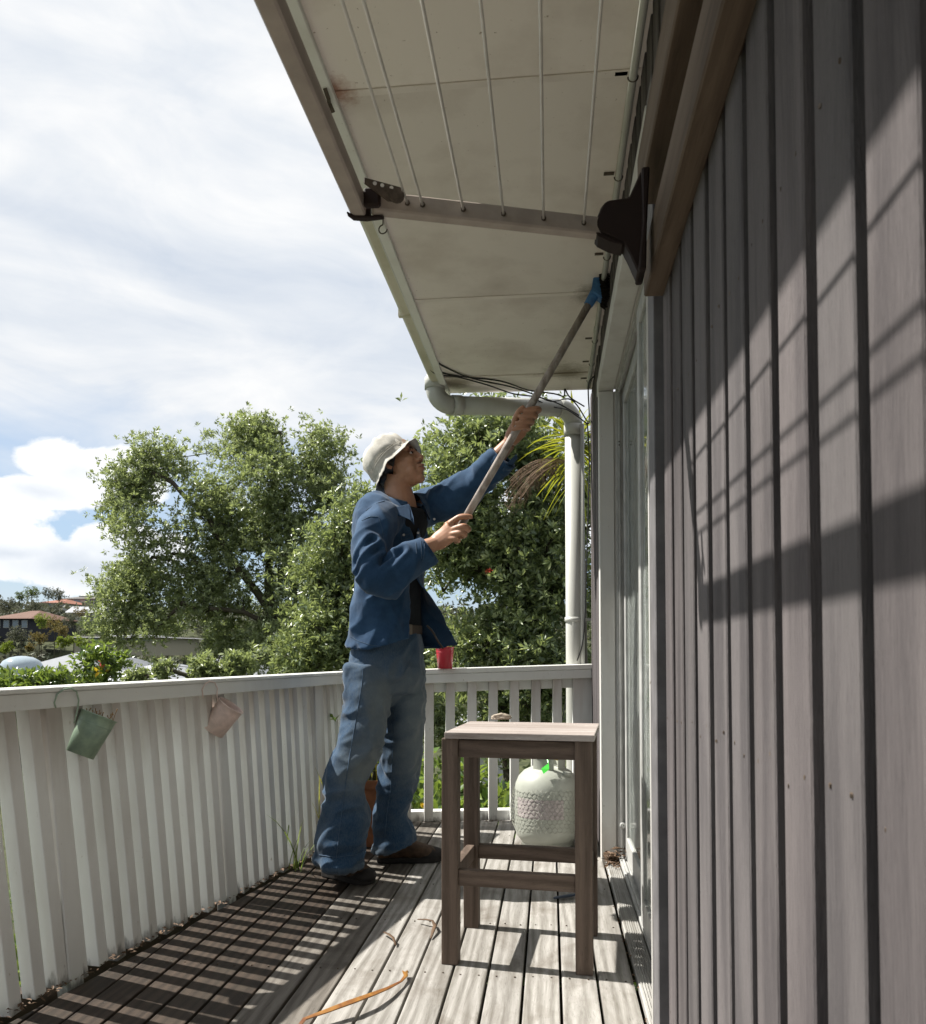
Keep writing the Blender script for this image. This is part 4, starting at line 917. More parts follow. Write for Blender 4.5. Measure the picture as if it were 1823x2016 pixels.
# dead flower spray hanging left of it
V = []; F = []; m = MB(); random.seed(9)
for k in range(24):
    s0 = cbase + Vector((-.05, -.05, -.12)); a = random.uniform(-.2, .35); L = random.uniform(.30, .56); pts = [s0 + Vector((-L * t * (1 - .12 * t), -.1 * t + a * .2 * t, .03 * t + a * L * t - .62 * L * t * t)) for t in np.linspace(0, 1, 7)]
    m.tube(pts, .0017, 3, cap=False)
    for q in range(16):
        t = random.uniform(.2, 1); p = s0 + Vector((-L * t * (1 - .12 * t), -.1 * t + a * .2 * t, .03 * t + a * L * t - .62 * L * t * t)); h = random.uniform(.03, .12)
        m.tube([p, p + Vector((random.uniform(-.02, .02), random.uniform(-.02, .02), -h * .5)), p + Vector((random.uniform(-.03, .02), random.uniform(-.02, .02), -h))], .0012, 3, cap=False)
m.build('dead_spray', 'leaf_dead', ce)

# weeds by the long balustrade and the pot plants
def blades(name, label, cat, base, n, hr, w, mat, lean=.25, spread=.05):
    e = empty(name, base, label, cat); V = []; F = []
    for k in range(n):
        a = random.uniform(0, 6.28); L = random.uniform(*hr); o = base + Vector((random.gauss(0, spread), random.gauss(0, spread), 0)); d = Vector((cos(a) * lean * random.random(), sin(a) * lean * random.random(), 1)).normalized(); s_ = d.cross(Vector((cos(a + .5), sin(a + .5), 0))).normalized(); b = len(V)
        for i in range(6):
            t = i / 5; p = o + d * L * t + Vector((cos(a), sin(a), 0)) * L * lean * t * t - Vector((0, 0, lean * L * .4 * t ** 3)); ww = w * (1 - t) ** .5 + .0005; V += [p - s_ * ww / 2, p + s_ * ww / 2]
        for i in range(5): F.append((b + i * 2, b + i * 2 + 1, b + i * 2 + 3, b + i * 2 + 2))
    np_mesh('blades', [tuple(v) for v in V], F, mat, e); return e
random.seed(21)
wp = Vector((fence_x(3.80) + .02, 3.72, .0)); blades('weed', 'tall thin green weed growing up the pickets behind the man', 'weed', wp, 16, (.25, .58), .007, 'leaf_strap', .2, .035)
blades('weed', 'small pale weed at the foot of the pickets left of the man', 'weed', Vector((fence_x(3.42) + .03, 3.42, 0)), 9, (.12, .34), .006, 'leaf_bright', .35, .02)
e = blades('pot_plant', 'straggly green plant growing in the terracotta pot', 'plant', tc_ + Vector((0, 0, .29)), 22, (.10, .30), .009, 'leaf_strap', .3, .06)
m = MB()
for k in range(14):
    a = random.uniform(0, 6.28); q = tc_ + Vector((.05 * cos(a), .05 * sin(a), .29)); pts = [q]
    for i in range(6): q = q + Vector((random.uniform(-.03, .035), random.uniform(-.03, .03), random.uniform(.03, .065))); pts.append(q)
    m.tube(pts, [.004 - .0004 * i for i in range(7)], 4)
m.build('stems', 'bark', e); C = np.array([tc_ + Vector((random.gauss(0, .08), random.gauss(0, .06), .31 + random.random() * .35)) for _ in range(60)]); V, F = rosettes(C, 2, .03, 5, .034, .5); np_mesh('leaves', V, F, 'leaf_bright', e)

# ------------------------------------------------------------------ far side of the valley
mat_plain('roof_brown', (.20, .115, .085), .8, .2, 0, 1, .15); mat_plain('roof_orange', (.36, .16, .11), .8, .2, 0, 1, .15); mat_plain('roof_grey', (.18, .165, .155), .8, .2, 0, 1, .15)
mat_plain('roof_pale', (.46, .47, .50), .6, .3, 0, .6, .1); mat_plain('roof_slate', (.30, .31, .33), .6, .3, 0, 3, .12); mat_plain('wall_dark', (.03, .032, .04), .8, .2); mat_plain('wall_white', (.55, .55, .52), .8, .2); mat_plain('wall_cream', (.42, .39, .30), .8, .2)
mat_plain('pane_far', (.16, .20, .24), .15, .7); mat_plain('dome_plastic', (.30, .36, .40), .12, .7); mat_plain('concrete', (.33, .32, .29), .85, .2)
def gw(x, y): return Vector((x, y, ground_z(x, y)))
def far_house(label, px, y_eave, y_ridge, Y, wpx, wall, roof, hip=True, depth=8, nwin=3, rot=0, chimney=False, skylights=0, wall_px=30, group=None):
    t = Y / 1600; c = A(px, y_eave, Y); w = wpx * t; zr = (y_eave - y_ridge) * t; e = empty('house', Vector((c.x, c.y, c.z - wall_px * t)), label, 'house', group); h = wall_px * t
    M_ = Matrix.Rotation(rot, 3, 'Z'); C0 = Vector((c.x, c.y + depth / 2, c.z))
    def tr_(x, y, z): return C0 + M_ @ Vector((x, y, z))
    def bx(n, m_, x0, x1_, y0, y1, z0, z1, par=e):
        b = MB().box(x0, x1_, y0, y1, z0, z1); b.v = [tuple(C0 + M_ @ Vector(v)) for v in b.v]; return b.build(n, m_, par)
    bx('wall', wall, -w / 2, w / 2, -depth / 2, depth / 2, -h - 1.0, 0)
    ov = .5; i_ = min(w / 2 - .5, depth / 2 * .8) if hip else 0
    R_ = [(-w / 2 - ov, -depth / 2 - ov, -.12), (w / 2 + ov, -depth / 2 - ov, -.12), (w / 2 + ov, depth / 2 + ov, -.12), (-w / 2 - ov, depth / 2 + ov, -.12), (-w / 2 + i_ - (0 if hip else ov), 0, zr), (w / 2 - i_ + (0 if hip else ov), 0, zr)]
    rf = MB().add([tr_(*p) for p in R_], [(0, 1, 5, 4), (1, 2, 5), (2, 3, 4, 5), (3, 0, 4), (3, 2, 1, 0)]).build('roof', roof, e)
    rf2 = rf
    for k in range(nwin):
        x = -w / 2 + w * (k + .5) / nwin; f = bx('window', 'wall_white', x - w / nwin * .32, x + w / nwin * .32, -depth / 2 - .05, -depth / 2 + .02, -h * .72, -h * .18)
        g_ = MB().box(x - w / nwin * .28, x + w / nwin * .28, -depth / 2 - .08, -depth / 2 - .055, -h * .68, -h * .22); g_.v = [tuple(C0 + M_ @ Vector(v)) for v in g_.v]
        o = g_.build('pane', 'pane_far'); o.parent = f; 
        for v in o.data.vertices: v.co -= Vector(e.location)
    if chimney: bx('chimney', 'concrete', w * .28, w * .28 + .8, -.4, .4, 0, zr + 1.1)
    for k in range(skylights):
        x = -w * .2 + k * w * .3; s0 = MB().add([tr_(x, -depth * .3, zr * .42), tr_(x + 1.3, -depth * .3, zr * .42), tr_(x + 1.3, -depth * .18, zr * .68), tr_(x, -depth * .18, zr * .68), tr_(x, -depth * .3, zr * .42 + .25), tr_(x + 1.3, -depth * .3, zr * .42 + .25), tr_(x + 1.3, -depth * .18, zr * .68 + .25), tr_(x, -depth * .18, zr * .68 + .25)], [(4, 5, 6, 7), (0, 1, 5, 4), (1, 2, 6, 5), (2, 3, 7, 6), (3, 0, 4, 7)]).build('skylight', 'wall_white', e)
    return e
far_house('dark walled bungalow with brown hipped roof at the left edge of the hillside', 22, 1216, 1197, 85, 82, 'wall_dark', 'roof_brown', True, 9, 4, 0, wall_px=30)
far_house('grey roofed house on the skyline with chimney and skylights', 152, 1178, 1166, 150, 74, 'wall_white', 'roof_grey', True, 14, 3, 0, True, 2, wall_px=12)
far_house('house with bright orange tiled roof half hidden by trees on the skyline', 96, 1186, 1176, 140, 52, 'wall_white', 'roof_orange', True, 10, 3, 0, wall_px=12)
far_house('white gabled house with pale roof below the skyline', 135, 1205, 1190, 120, 44, 'wall_white', 'roof_pale', False, 10, 2, R(20), wall_px=14)
far_house('pale roofed house beside the edge of the big tree', 200, 1205, 1180, 115, 42, 'wall_white', 'roof_slate', False, 10, 2, R(-25), wall_px=20)
far_house('long low building with flat white roof behind the big tree', 225, 1252, 1247, 60, 175, 'wall_cream', 'roof_pale', True, 8, 6, 0, wall_px=14)
far_house('house with wide pale grey roof behind the limbs of the big tree', 262, 1333, 1308, 26, 130, 'wall_cream', 'roof_pale', True, 5, 4, R(-8), wall_px=50)
far_house('house with slate grey tiled roof behind the lower limbs of the big tree', 390, 1325, 1288, 34, 150, 'wall_white', 'roof_slate', True, 7, 4, R(12), wall_px=40)
dm = far_house('low house with shingled slate grey hipped roof below the skylight dome', 112, 1318, 1276, 38, 150, 'wall_white', 'roof_slate', True, 7, 4, R(-6), wall_px=40)
far_house('pale roofed house glimpsed between the pickets behind the stool', 930, 1440, 1415, 24, 90, 'wall_white', 'roof_pale', True, 6, 3, 0, wall_px=60)
far_house('white house far beyond the trees glimpsed between trunk and man', 640, 1250, 1225, 60, 90, 'wall_white', 'roof_pale', False, 7, 3, 0, wall_px=40)
c = A(42, 1308, 36); MB_ = MB().lathe(c - Vector((0, 0, .35)), [(.95, .05), (.92, .3), (.78, .52), (.5, .68), (.2, .74), (0, .75)], 24); MB_.lathe(c - Vector((0, 0, .4)), [(1.03, -.2), (1.03, .06), (.93, .08)], 24)
de = empty('skylight_dome', c, 'large pale blue skylight dome on the grey roof at the lower left', 'skylight'); o = MB_.build('dome_shell', 'dome_plastic', de, smooth=True)
MB().box(c.x - 2.2, c.x + 1.6, c.y - 1.6, c.y + 2, c.z - .9, c.z - .45).build('upstand', 'roof_slate', de)
# far trees, each one its own crown and trunk
far = [(12, 1190, 24, 100, 'leaf_far_olive', 'grey green tree behind the brown roofed bungalow'), (62, 1168, 20, 140, 'leaf_far', 'spiky topped dark tree at the left of the skyline'), (38, 1175, 16, 130, 'leaf_far', 'round dark tree at the left end of the skyline'),
       (95, 1168, 16, 125, 'leaf_far_olive', 'olive grey tree on the skyline between the orange roof and the hilltop'), (116, 1172, 20, 118, 'leaf_far_olive', 'wide olive tree in front of the orange roof'), (70, 1198, 22, 110, 'leaf_far_olive', 'dense grey green tree below the skyline trees'), (100, 1203, 18, 105, 'leaf_far_olive', 'small grey green tree right of the bungalow roof'),
       (82, 1226, 20, 75, 'leaf_far_lime', 'bright lime green tree beside the dark bungalow'), (108, 1228, 22, 78, 'leaf_far_rust', 'rusty brown leaved tree right of the lime green one'), (120, 1245, 20, 74, 'leaf_far_rust', 'tall thin rusty tree in front of the grey ones'), (42, 1252, 26, 70, 'leaf_far_olive', 'rounded grey bush below the dark bungalow'),
       (78, 1258, 20, 66, 'leaf_far_rust', 'low orange brown bush below the lime green tree'), (146, 1228, 22, 84, 'leaf_far_olive', 'tall grey green tree right of the rusty trees'), (172, 1238, 24, 80, 'leaf_far', 'dark round tree beside the big tree crown'), (160, 1206, 15, 95, 'leaf_far_rust', 'yellowish tree in front of the grey skyline house'),
       (196, 1222, 18, 88, 'leaf_far', 'green tree half hidden by the big tree'), (10, 1275, 16, 55, 'leaf_far_lime', 'bright green hedge bush at the left edge'), (60, 1276, 12, 55, 'leaf_far_rust', 'small rusty bush above the dome'), (128, 1266, 16, 52, 'leaf_far_lime', 'lime green hedge bush above the slate roof'), (160, 1268, 15, 52, 'leaf_far_lime', 'lime green hedge bush right of its neighbour above the slate roof'),
       (215, 1292, 10, 34, 'leaf_bright', 'small bright bush before the wide grey roof'), (200, 1172, 9, 150, 'leaf_far', 'small dark tree right of the chimney'), (-30, 1215, 30, 90, 'leaf_far', 'dark tree just beyond the left edge'),
       (430, 1250, 50, 70, 'leaf_far', 'distant green tree seen through the big crown'), (560, 1240, 60, 75, 'leaf_far_olive', 'distant olive tree seen through the big crown behind its trunk'), (330, 1245, 45, 72, 'leaf_far', 'distant dark tree behind the left half of the big crown'), (680, 1250, 60, 60, 'leaf_far', 'distant green tree behind the loose tree'), (850, 1400, 60, 22, 'leaf_far', 'mid distance dark tree behind the end balustrade'), (1000, 1420, 60, 24, 'leaf_far_olive', 'mid distance olive tree behind the stool and balustrade')]
for (px, py, r, Y, mt, lab) in far:
    t = Y / 1600; c = A(px, py, Y); Rr = r * t; e = empty('tree', Vector((c.x, c.y, ground_z(c.x, c.y))), lab, 'tree', 'trees on the far hillside')
    B = [(c + Vector((random.uniform(-.5, .5) * Rr, random.uniform(-.4, .4) * Rr, random.uniform(-.35, .45) * Rr)), Rr * random.uniform(.38, .62)) for _ in range(7)]
    T_ = sample_blobs(B, 70, -.5, 1 / max(Rr, .1), .6); V, F = rosettes(T_, 6, Rr * .10, 5, max(.10, Rr * .11), .6); np_mesh('crown', V, F, mt, e)
    MB().tube([(c.x, c.y, min(e.location.z, c.z - Rr) - .3), (c.x, c.y, c.z + Rr * .2)], [Rr * .07, Rr * .03], 6).build('trunk', 'bark', e)
# woods that close the hill
C = []
for k in range(1500):
    a = rng.uniform(pi * .38, pi * .80); r = rng.uniform(60, 210); x, y = r * cos(a), r * sin(a); C.append((x, y, ground_z(x, y) + rng.uniform(.2, 2.4)))
V, F = rosettes(np.array(C), 7, .8, 6, .8, .6); tag(np_mesh('hillside_scrub', V, F, 'leaf_far_olive'), 'scrub and gardens covering the far hillside', 'scrub', kind='stuff')
# ------------------------------------------------------------------ the man
mat_skin = Nodes('skin'); s = mat_skin; n_ = s.noise(18, 4, .6, vec=s.coords(rnd=False)); s.color(s.mix(s.ramp(n_, [(.35, 0), (.7, 1)]), (.34, .17, .10), (.43, .23, .14))); s.rough(.48); s.spec(.45)
s.b.inputs['Subsurface Weight'].default_value = .12; s.b.inputs['Subsurface Radius'].default_value = (.012, .004, .002); s.bump(s.noise(220, 3, .6, vec=s.coords(rnd=False)), .12, .001); MATS['skin'] = s.m
def mat_denim(name, base, fade, fadeamt, weave=900, attr=False):
    s = Nodes(name); n1 = s.noise(7, 5, .6, vec=s.coords((1, 1, .6), rnd=False)); n2 = s.noise(260, 3, .7, vec=s.coords((1, 1, .35), rnd=False)); n3 = s.noise(30, 4, .6, vec=s.coords(rnd=False))
    f = s.math('ADD', s.math('MULTIPLY', n1, .6), s.math('MULTIPLY', n3, .4)); f = s.ramp(f, [(.42, 0), (.68, 1)]); f = s.math('MULTIPLY', f, fadeamt)
    if attr:
        at = s.N('ShaderNodeAttribute'); at.attribute_name = 'wear'; f = s.math('ADD', s.math('MULTIPLY', f, .6), s.math('MULTIPLY', at.outputs['Fac'], s.math('ADD', s.math('MULTIPLY', n1, .7), .42)), clamp=True)
    c = s.mix(f, base, fade); c = s.mix(s.math('MULTIPLY', s.ramp(n2, [(.42, 0), (.60, 1)]), .12), c, sc3(fade, 1.1)); s.color(c); s.rough(.85); s.spec(.15)
    s.b.inputs['Sheen Weight'].default_value = .15; s.bump(s.math('ADD', s.math('MULTIPLY', n2, .5), s.math('MULTIPLY', n3, .8)), .35, .002); MATS[name] = s.m
mat_denim('shirt_denim', (.012, .038, .084), (.034, .082, .158), .8)
mat_denim('jeans_denim', (.012, .042, .090), (.19, .21, .20), .24, attr=True)
mat_plain('undershirt', (.022, .024, .028), .9, .1, 0, 30, .2); mat_plain('hair_black', (.012, .010, .009), .5, .5, 0, 90, .3, .5); mat_plain('belt_leather', (.05, .035, .026), .6, .3, 0, 40, .3); mat_plain('buckle', (.16, .13, .10), .4, .5, .7)
mat_plain('boot_leather', (.085, .048, .028), .7, .3, 0, 40, .35, .3, c2=(.12, .07, .04)); mat_plain('boot_rubber', (.028, .025, .023), .75, .2, 0, 30, .2); mat_plain('seam_thread', (.055, .09, .14), .8, .2); mat_plain('pearl_button', (.55, .55, .55), .3, .6); mat_plain('eye_white', (.55, .5, .47), .2, .5); mat_plain('eye_dark', (.01, .008, .006), .1, .6); mat_plain('lip_skin', (.30, .12, .085), .45, .4)
s = Nodes('hat_canvas'); n_ = s.noise(9, 5, .65, vec=s.coords(rnd=False)); n2_ = s.noise(180, 3, .7, vec=s.coords(rnd=False)); s.color(s.mix(s.ramp(n_, [(.40, 0), (.66, 1)]), (.40, .375, .33), (.56, .54, .49))); s.rough(.9); s.spec(.1); s.bump(s.math('ADD', n_, s.math('MULTIPLY', n2_, .3)), .4, .004); MATS['hat_canvas'] = s.m

man = empty('person', (-.72, 3.37, 0), 'man in cream bucket hat, denim shirt and faded jeans reaching up with a broom', 'person')
def remesh(mb, voxel, smooth_it=6, fac=.5):
    me = mb.mesh('tmp'); o = bpy.data.objects.new('tmp', me); COL.objects.link(o)
    md = o.modifiers.new('r', 'REMESH'); md.mode = 'VOXEL'; md.voxel_size = voxel; md.adaptivity = 0
    if smooth_it: sm = o.modifiers.new('s', 'SMOOTH'); sm.iterations = smooth_it; sm.factor = fac
    dg = bpy.context.evaluated_depsgraph_get(); me2 = bpy.data.meshes.new_from_object(o.evaluated_get(dg)); bpy.data.objects.remove(o); bpy.data.meshes.remove(me)
    return me2
def finish(me, name, mat, parent=man):
    me.materials.clear(); me.materials.append(MATS[mat]); me.polygons.foreach_set('use_smooth', [True] * len(me.polygons)); return new_obj(name, me, parent)
def co_no(me):
    n = len(me.vertices); c = np.zeros(n * 3, np.float32); me.vertices.foreach_get('co', c); nn = np.zeros(n * 3, np.float32); me.vertices.foreach_get('normal', nn); return c.reshape(-1, 3).astype(float), nn.reshape(-1, 3).astype(float)
def setco(me, c): me.vertices.foreach_set('co', c.astype(np.float32).ravel()); me.update()
def spline(pts, n=6):
    pts = [Vector(p) for p in pts]; q = []
    for i in range(len(pts) - 1):
        p0, p1, p2, p3 = pts[max(i - 1, 0)], pts[i], pts[i + 1], pts[min(i + 2, len(pts) - 1)]
        for k in range(n):
            t = k / n; q.append(.5 * ((2 * p1) + (-p0 + p2) * t + (2 * p0 - 5 * p1 + 4 * p2 - p3) * t * t + (-p0 + 3 * p1 - 3 * p2 + p3) * t ** 3))
    q.append(pts[-1]); return q
def lerp_list(v, n):
    out = []
    for i in range(len(v) - 1):
        for k in range(n):
            t = k / n; t = t * t * (3 - 2 * t); a, b = v[i], v[i + 1]; out.append(tuple(x * (1 - t) + y * t for x, y in zip(a, b)) if isinstance(a, tuple) else a * (1 - t) + b * t)
    out.append(v[-1]); return out
def limb(mb, pts, rads, n=16, ref=None): mb.tube(spline(pts, 5), lerp_list(rads, 5), n, ref=ref)
def ridge(P, f, seed, dirv=None, stretch=.3):
    """soft folds: noise squeezed across and stretched along dirv"""
    out = np.zeros(len(P)); d = Vector(dirv).normalized() if dirv is not None else None
    for i, p in enumerate(P):
        v = Vector(p)
        if d is not None: a = v.dot(d); v = v - d * a * (1 - stretch)
        v = v * f + Vector((seed, seed * 1.7, -seed)); w = noise.noise_vector(v * .6) * .6; x = noise.noise(v + w); out[i] = 1 - abs(x) * 2.6
    return np.clip(out, -1, 1)

# joints, as seen in the photograph and set at their depths
rsh, lsh = A(742, 1018, 3.20), A(838, 992, 3.50)
relb, rwr = A(738, 1118, 3.10), A(862, 1068, 3.13)
lelb, lwr = A(935, 950, 3.42), A(1003, 872, 3.33)
pel, chest, neckb = A(762, 1290, 3.38), A(778, 1080, 3.36), A(792, 995, 3.36)
Fh_, Rt = Vector((.83, -.56, 0)).normalized(), Vector((-.56, -.83, 0)).normalized()     # chest forward, towards the right shoulder
# --- head frame
tl = R(24); fw = Vector((.955, -.295, 0)).normalized(); HF = (fw * cos(tl) + Vector((0, 0, 1)) * sin(tl)).normalized(); HU = (Vector((0, 0, 1)) * cos(tl) - fw * sin(tl)).normalized(); HS = HF.cross(HU).normalized()
H0 = A(784, 917, 3.36); HM = Matrix((HF, HS, HU)).transposed()
def Hd(f, u, s_=0): return H0 + HF * f + HU * u + HS * s_
body = MB()
def he(f, u, s_, rf, ru, rs): body.ell(Hd(f, u, s_), (rf, rs, ru), HM, 18, 12)
he(-.012, .045, 0, .098, .084, .078); he(.030, -.02, 0, .064, .085, .066); he(.036, -.078, 0, .050, .032, .048); he(.066, -.098, 0, .024, .020, .026); he(.01, -.055, 0, .05, .045, .058)
for q in (-1, 1): he(.062, -.018, q * .034, .026, .026, .024); he(.078, .034, q * .028, .014, .010, .026); he(.05, -.062, q * .034, .03, .026, .022)
he(.083, .030, 0, .012, .02, .018); he(.078, -.062, 0, .020, .026, .026)
body.tube([Hd(.088, .022), Hd(.098, .0), Hd(.110, -.022), Hd(.106, -.030)], [.009, .0105, .0125, .009], 10)
for q in (-1, 1): he(.096, -.028, q * .0125, .011, .0085, .0075); body.tube([Hd(-.012, .018, q * .074), Hd(-.020, .002, q * .083), Hd(-.012, -.018, q * .078), Hd(-.002, -.026, q * .070)], [.009, .011, .009, .007], 8)
for q in (-1, 1): body.tube([Hd(-.004, .020, q * .073), Hd(-.015, .030, q * .082), Hd(-.030, .018, q * .083), Hd(-.028, -.004, q * .080)], [.005, .006, .006, .005], 6)
body.tube([Hd(.088, -.0535, .020), Hd(.1005, -.052, .008), Hd(.1015, -.051, 0), Hd(.1005, -.052, -.008), Hd(.088, -.0535, -.020)], [.004, .0062, .0060, .0062, .004], 8)
body.tube([Hd(.086, -.066, .018), Hd(.0975, -.067, .006), Hd(.098, -.067, 0), Hd(.0975, -.067, -.006), Hd(.086, -.066, -.018)], [.004, .0065, .0066, .0065, .004], 8)
nb0 = Hd(-.018, -.045); limb(body, [nb0, A(783, 958, 3.36), neckb + Vector((0, 0, -.02)), neckb + Vector((0, 0, -.10))], [.060, .058, .064, .062], 20)
# trunk and hidden limbs
limb(body, [neckb + Vector((-.01, 0, -.03)), chest + Vector((0, 0, .05)), A(772, 1160, 3.37), pel], [(.068, .088), (.082, .125), (.085, .12), (.10, .13)], 24, ref=Fh_)
limb(body, [neckb + Vector((-.06, .06, -.10)), rsh + Vector((-.002, .01, -.04)), relb], [.05, .040, .038], 14); limb(body, [neckb + Vector((0, 0, -.08)), lsh + Vector((0, 0, -.02)), lelb], [.05, .046, .038], 14)
limb(body, [relb, relb.lerp(rwr, .4), rwr], [.040, .042, .0285], 14); limb(body, [lelb, lelb.lerp(lwr, .4), lwr], [.040, .041, .028], 14)
# --- broom: its line first, the hands close on it
b0 = A(915, 1022, 3.12); b1 = A(1163, 592, 3.17); bd = (b1 - b0).normalized(); blow = b0 - bd * .05
brm = empty('broom', b0, 'long handled broom with blue head pressed up against the soffit', 'broom')
MB().tube([blow, b0.lerp(b1, .5) + Vector((0, 0, -.004)), b1], [.0150, .0150, .0145], 14).build('broom_handle', 'pole_wood', brm, smooth=True)
mat_plain('blue_plastic', (.035, .13, .34), .5, .4, 0, 40, .25, .1, c2=(.06, .19, .42)); mat_plain('bristle', (.016, .013, .011), .85, .15, 0, 300, .3, .9)
MB().tube([b1 - bd * .02, b1 + bd * .035, b1 + bd * .05], [.018, .021, .019], 14).build('socket', 'blue_plastic', brm, smooth=True)
hp_ = [A(*p, 3.17) for p in ((1163, 580), (1168, 548), (1171, 541), (1178, 541), (1183, 552), (1186, 590), (1182, 592), (1177, 588))]
MB().prism([p + Vector((0, -.03, 0)) for p in hp_], (0, .06, 0)).build('broom_block', 'blue_plastic', brm, bevel=.004, smooth=False)
bm_ = MB(); random.seed(5)
for k in range(520):
    t1_, yy = random.random(), random.uniform(-.06, .06); p = A(1176 + 8 * t1_, 542 + 50 * t1_, 3.17) + Vector((0, yy, 0)); q2 = A(1190 + 8 * random.random(), 538 + 58 * t1_, 3.17) + Vector((random.uniform(-.004, .004), yy * 1.25, random.uniform(-.004, .004)))
    bm_.tube([p, q2], .0022, 3, cap=False)
bm_.build('bristles', 'bristle', brm)
def onpole(t, ang, r): # point round the broom handle at the distance t from b0
    u = bd.cross(Vector((0, 1, 0))).normalized(); w = bd.cross(u); return b0 + bd * t + u * (r * cos(ang)) + w * (r * sin(ang))
def finger(pts, r0, r1): body.tube(spline(pts, 4), lerp_list([r0, (r0 * .97), (r0 * .93 + r1 * .07), r1][:len(pts)] if len(pts) <= 4 else [r0] * (len(pts) - 1) + [r1], 4), 10)
# right hand, near: back of the hand to the camera, fingers wrap under the handle, forefinger laid along it
def B3(l): return [A(*p) for p in l]
body.tube(spline(B3([(852, 1072, 3.13), (868, 1062, 3.12), (886, 1048, 3.105), (899, 1040, 3.10)]), 4), lerp_list([(.030, .022), (.040, .020), (.043, .017), (.034, .014)], 4), 16, ref=(0.25, 0, 1))
finger(B3([(884, 1032, 3.10), (903, 1019, 3.09), (917, 1017, 3.088), (931, 1018, 3.09)]), .0125, .0075)
finger(B3([(892, 1042, 3.095), (912, 1036, 3.075), (922, 1042, 3.09), (914, 1048, 3.125)]), .0125, .0085)
finger(B3([(888, 1052, 3.095), (906, 1049, 3.078), (915, 1053, 3.09), (906, 1058, 3.125)]), .0120, .0085)
finger(B3([(882, 1060, 3.10), (896, 1060, 3.085), (903, 1064, 3.095), (896, 1067, 3.125)]), .0105, .0078)
finger(B3([(878, 1036, 3.13), (894, 1026, 3.16), (908, 1022, 3.165), (922, 1014, 3.16)]), .0150, .0095)
# left hand, far: palm behind the handle, fingers come round the right side to the front
lt = (A(1024, 838, 3.2) - b0).dot(bd)
body.tube(spline(B3([(1004, 872, 3.32), (1011, 858, 3.32), (1021, 845, 3.315), (1030, 836, 3.31)]), 4), lerp_list([(.027, .023), (.036, .019), (.040, .017), (.030, .013)], 4), 16, ref=(1, 0, .3))
for k, (ty, r0) in enumerate(((0.048, .0112), (.020, .0114), (-.008, .0110), (-.035, .0096))):
    t = lt + ty; pts = [onpole(t - .006, a, rr2) for a, rr2 in ((pi * .95, .038), (pi * 1.32, .030), (pi * 1.62, .026), (pi * 1.93, .025), (pi * 2.2, .024))]
    c_ = b0 + bd * t
    pts = [c_ + Vector((.028, .045, .004)), c_ + Vector((.046, .018, .006)), c_ + Vector((.040, -.018, .002)), c_ + Vector((.010, -.030, -.004)), c_ + Vector((-.018, -.026, -.008))]
    body.tube(spline(pts, 4), lerp_list([r0, r0, r0 * .97, r0 * .92, r0 * .75], 4), 10)
c_ = b0 + bd * (lt + .012); body.tube(spline([c_ + Vector((-.028, .020, -.034)), c_ + Vector((-.030, -.004, -.008)), c_ + Vector((-.014, -.024, .022)), c_ + Vector((.008, -.028, .040))], 4), lerp_list([.0150, .0135, .0115, .0085], 4), 10)
bme = remesh(body, .0034, 2, .5); bodyo = finish(bme, 'body', 'skin')
# eyes, brows, lips, hair
for q in (-1, 1):
    ec = Hd(.0855, .006, q * .030)
    MB().ell(ec, (.006, .0115, .0045), HM, 12, 8).build('eye', 'eye_white', man, smooth=True)
    MB().ell(ec + HF * .0045 + HU * .001, (.0045, .0055, .0052), HM, 10, 6).build('iris', 'eye_dark', man, smooth=True)
    MB().tube([Hd(.0945, .027, q * .014), Hd(.0935, .031, q * .028), Hd(.080, .029, q * .042)], [(.0015, .0028), (.002, .0034), (.001, .002)], 6, ref=HF).build('eyebrow', 'hair_black', man, smooth=True)
    MB().tube([Hd(.093, .012, q * .018), Hd(.0945, .0150, q * .030), Hd(.083, .011, q * .043)], .0022, 6).build('eyelid', 'hair_black' if False else 'lip_skin', man, smooth=True)
m = MB(); m.tube(spline([Hd(.087, -.0535, .021), Hd(.101, -.0525, .008), Hd(.1035, -.0515, 0), Hd(.101, -.0525, -.008), Hd(.087, -.0535, -.021)], 4), lerp_list([.0025, .0045, .0042, .0045, .0025], 4), 8)
m.tube(spline([Hd(.086, -.065, .018), Hd(.099, -.0662, .006), Hd(.1, -.0662, 0), Hd(.099, -.0662, -.006), Hd(.086, -.065, -.018)], 4), lerp_list([.0025, .0048, .005, .0048, .0025], 4), 8); m.build('lips', 'lip_skin', man, smooth=True)
MB().tube(spline([Hd(.090, -.0595, .019), Hd(.1015, -.0592, .006), Hd(.1015, -.0592, -.006), Hd(.090, -.0595, -.019)], 4), .0014, 5).build('mouth_line', 'hair_black', man)
hair = MB(); hair.ell(Hd(-.028, .032, 0), (.086, .081, .080), HM, 18, 12); hair.ell(Hd(-.062, -.025, 0), (.045, .062, .045), HM, 14, 10)
for q in (-1, 1): hair.tube([Hd(.030, .040, q * .070), Hd(.022, .012, q * .0735), Hd(.014, -.004, q * .0705)], [(.014, .008), (.010, .005), (.004, .003)], 8, ref=HF)
hme = remesh(hair, .005, 2); c, n = co_no(hme); c += n * (ridge(c, 90, 3, HU, .25)[:, None] * .0025); setco(hme, c); finish(hme, 'hair', 'hair_black')
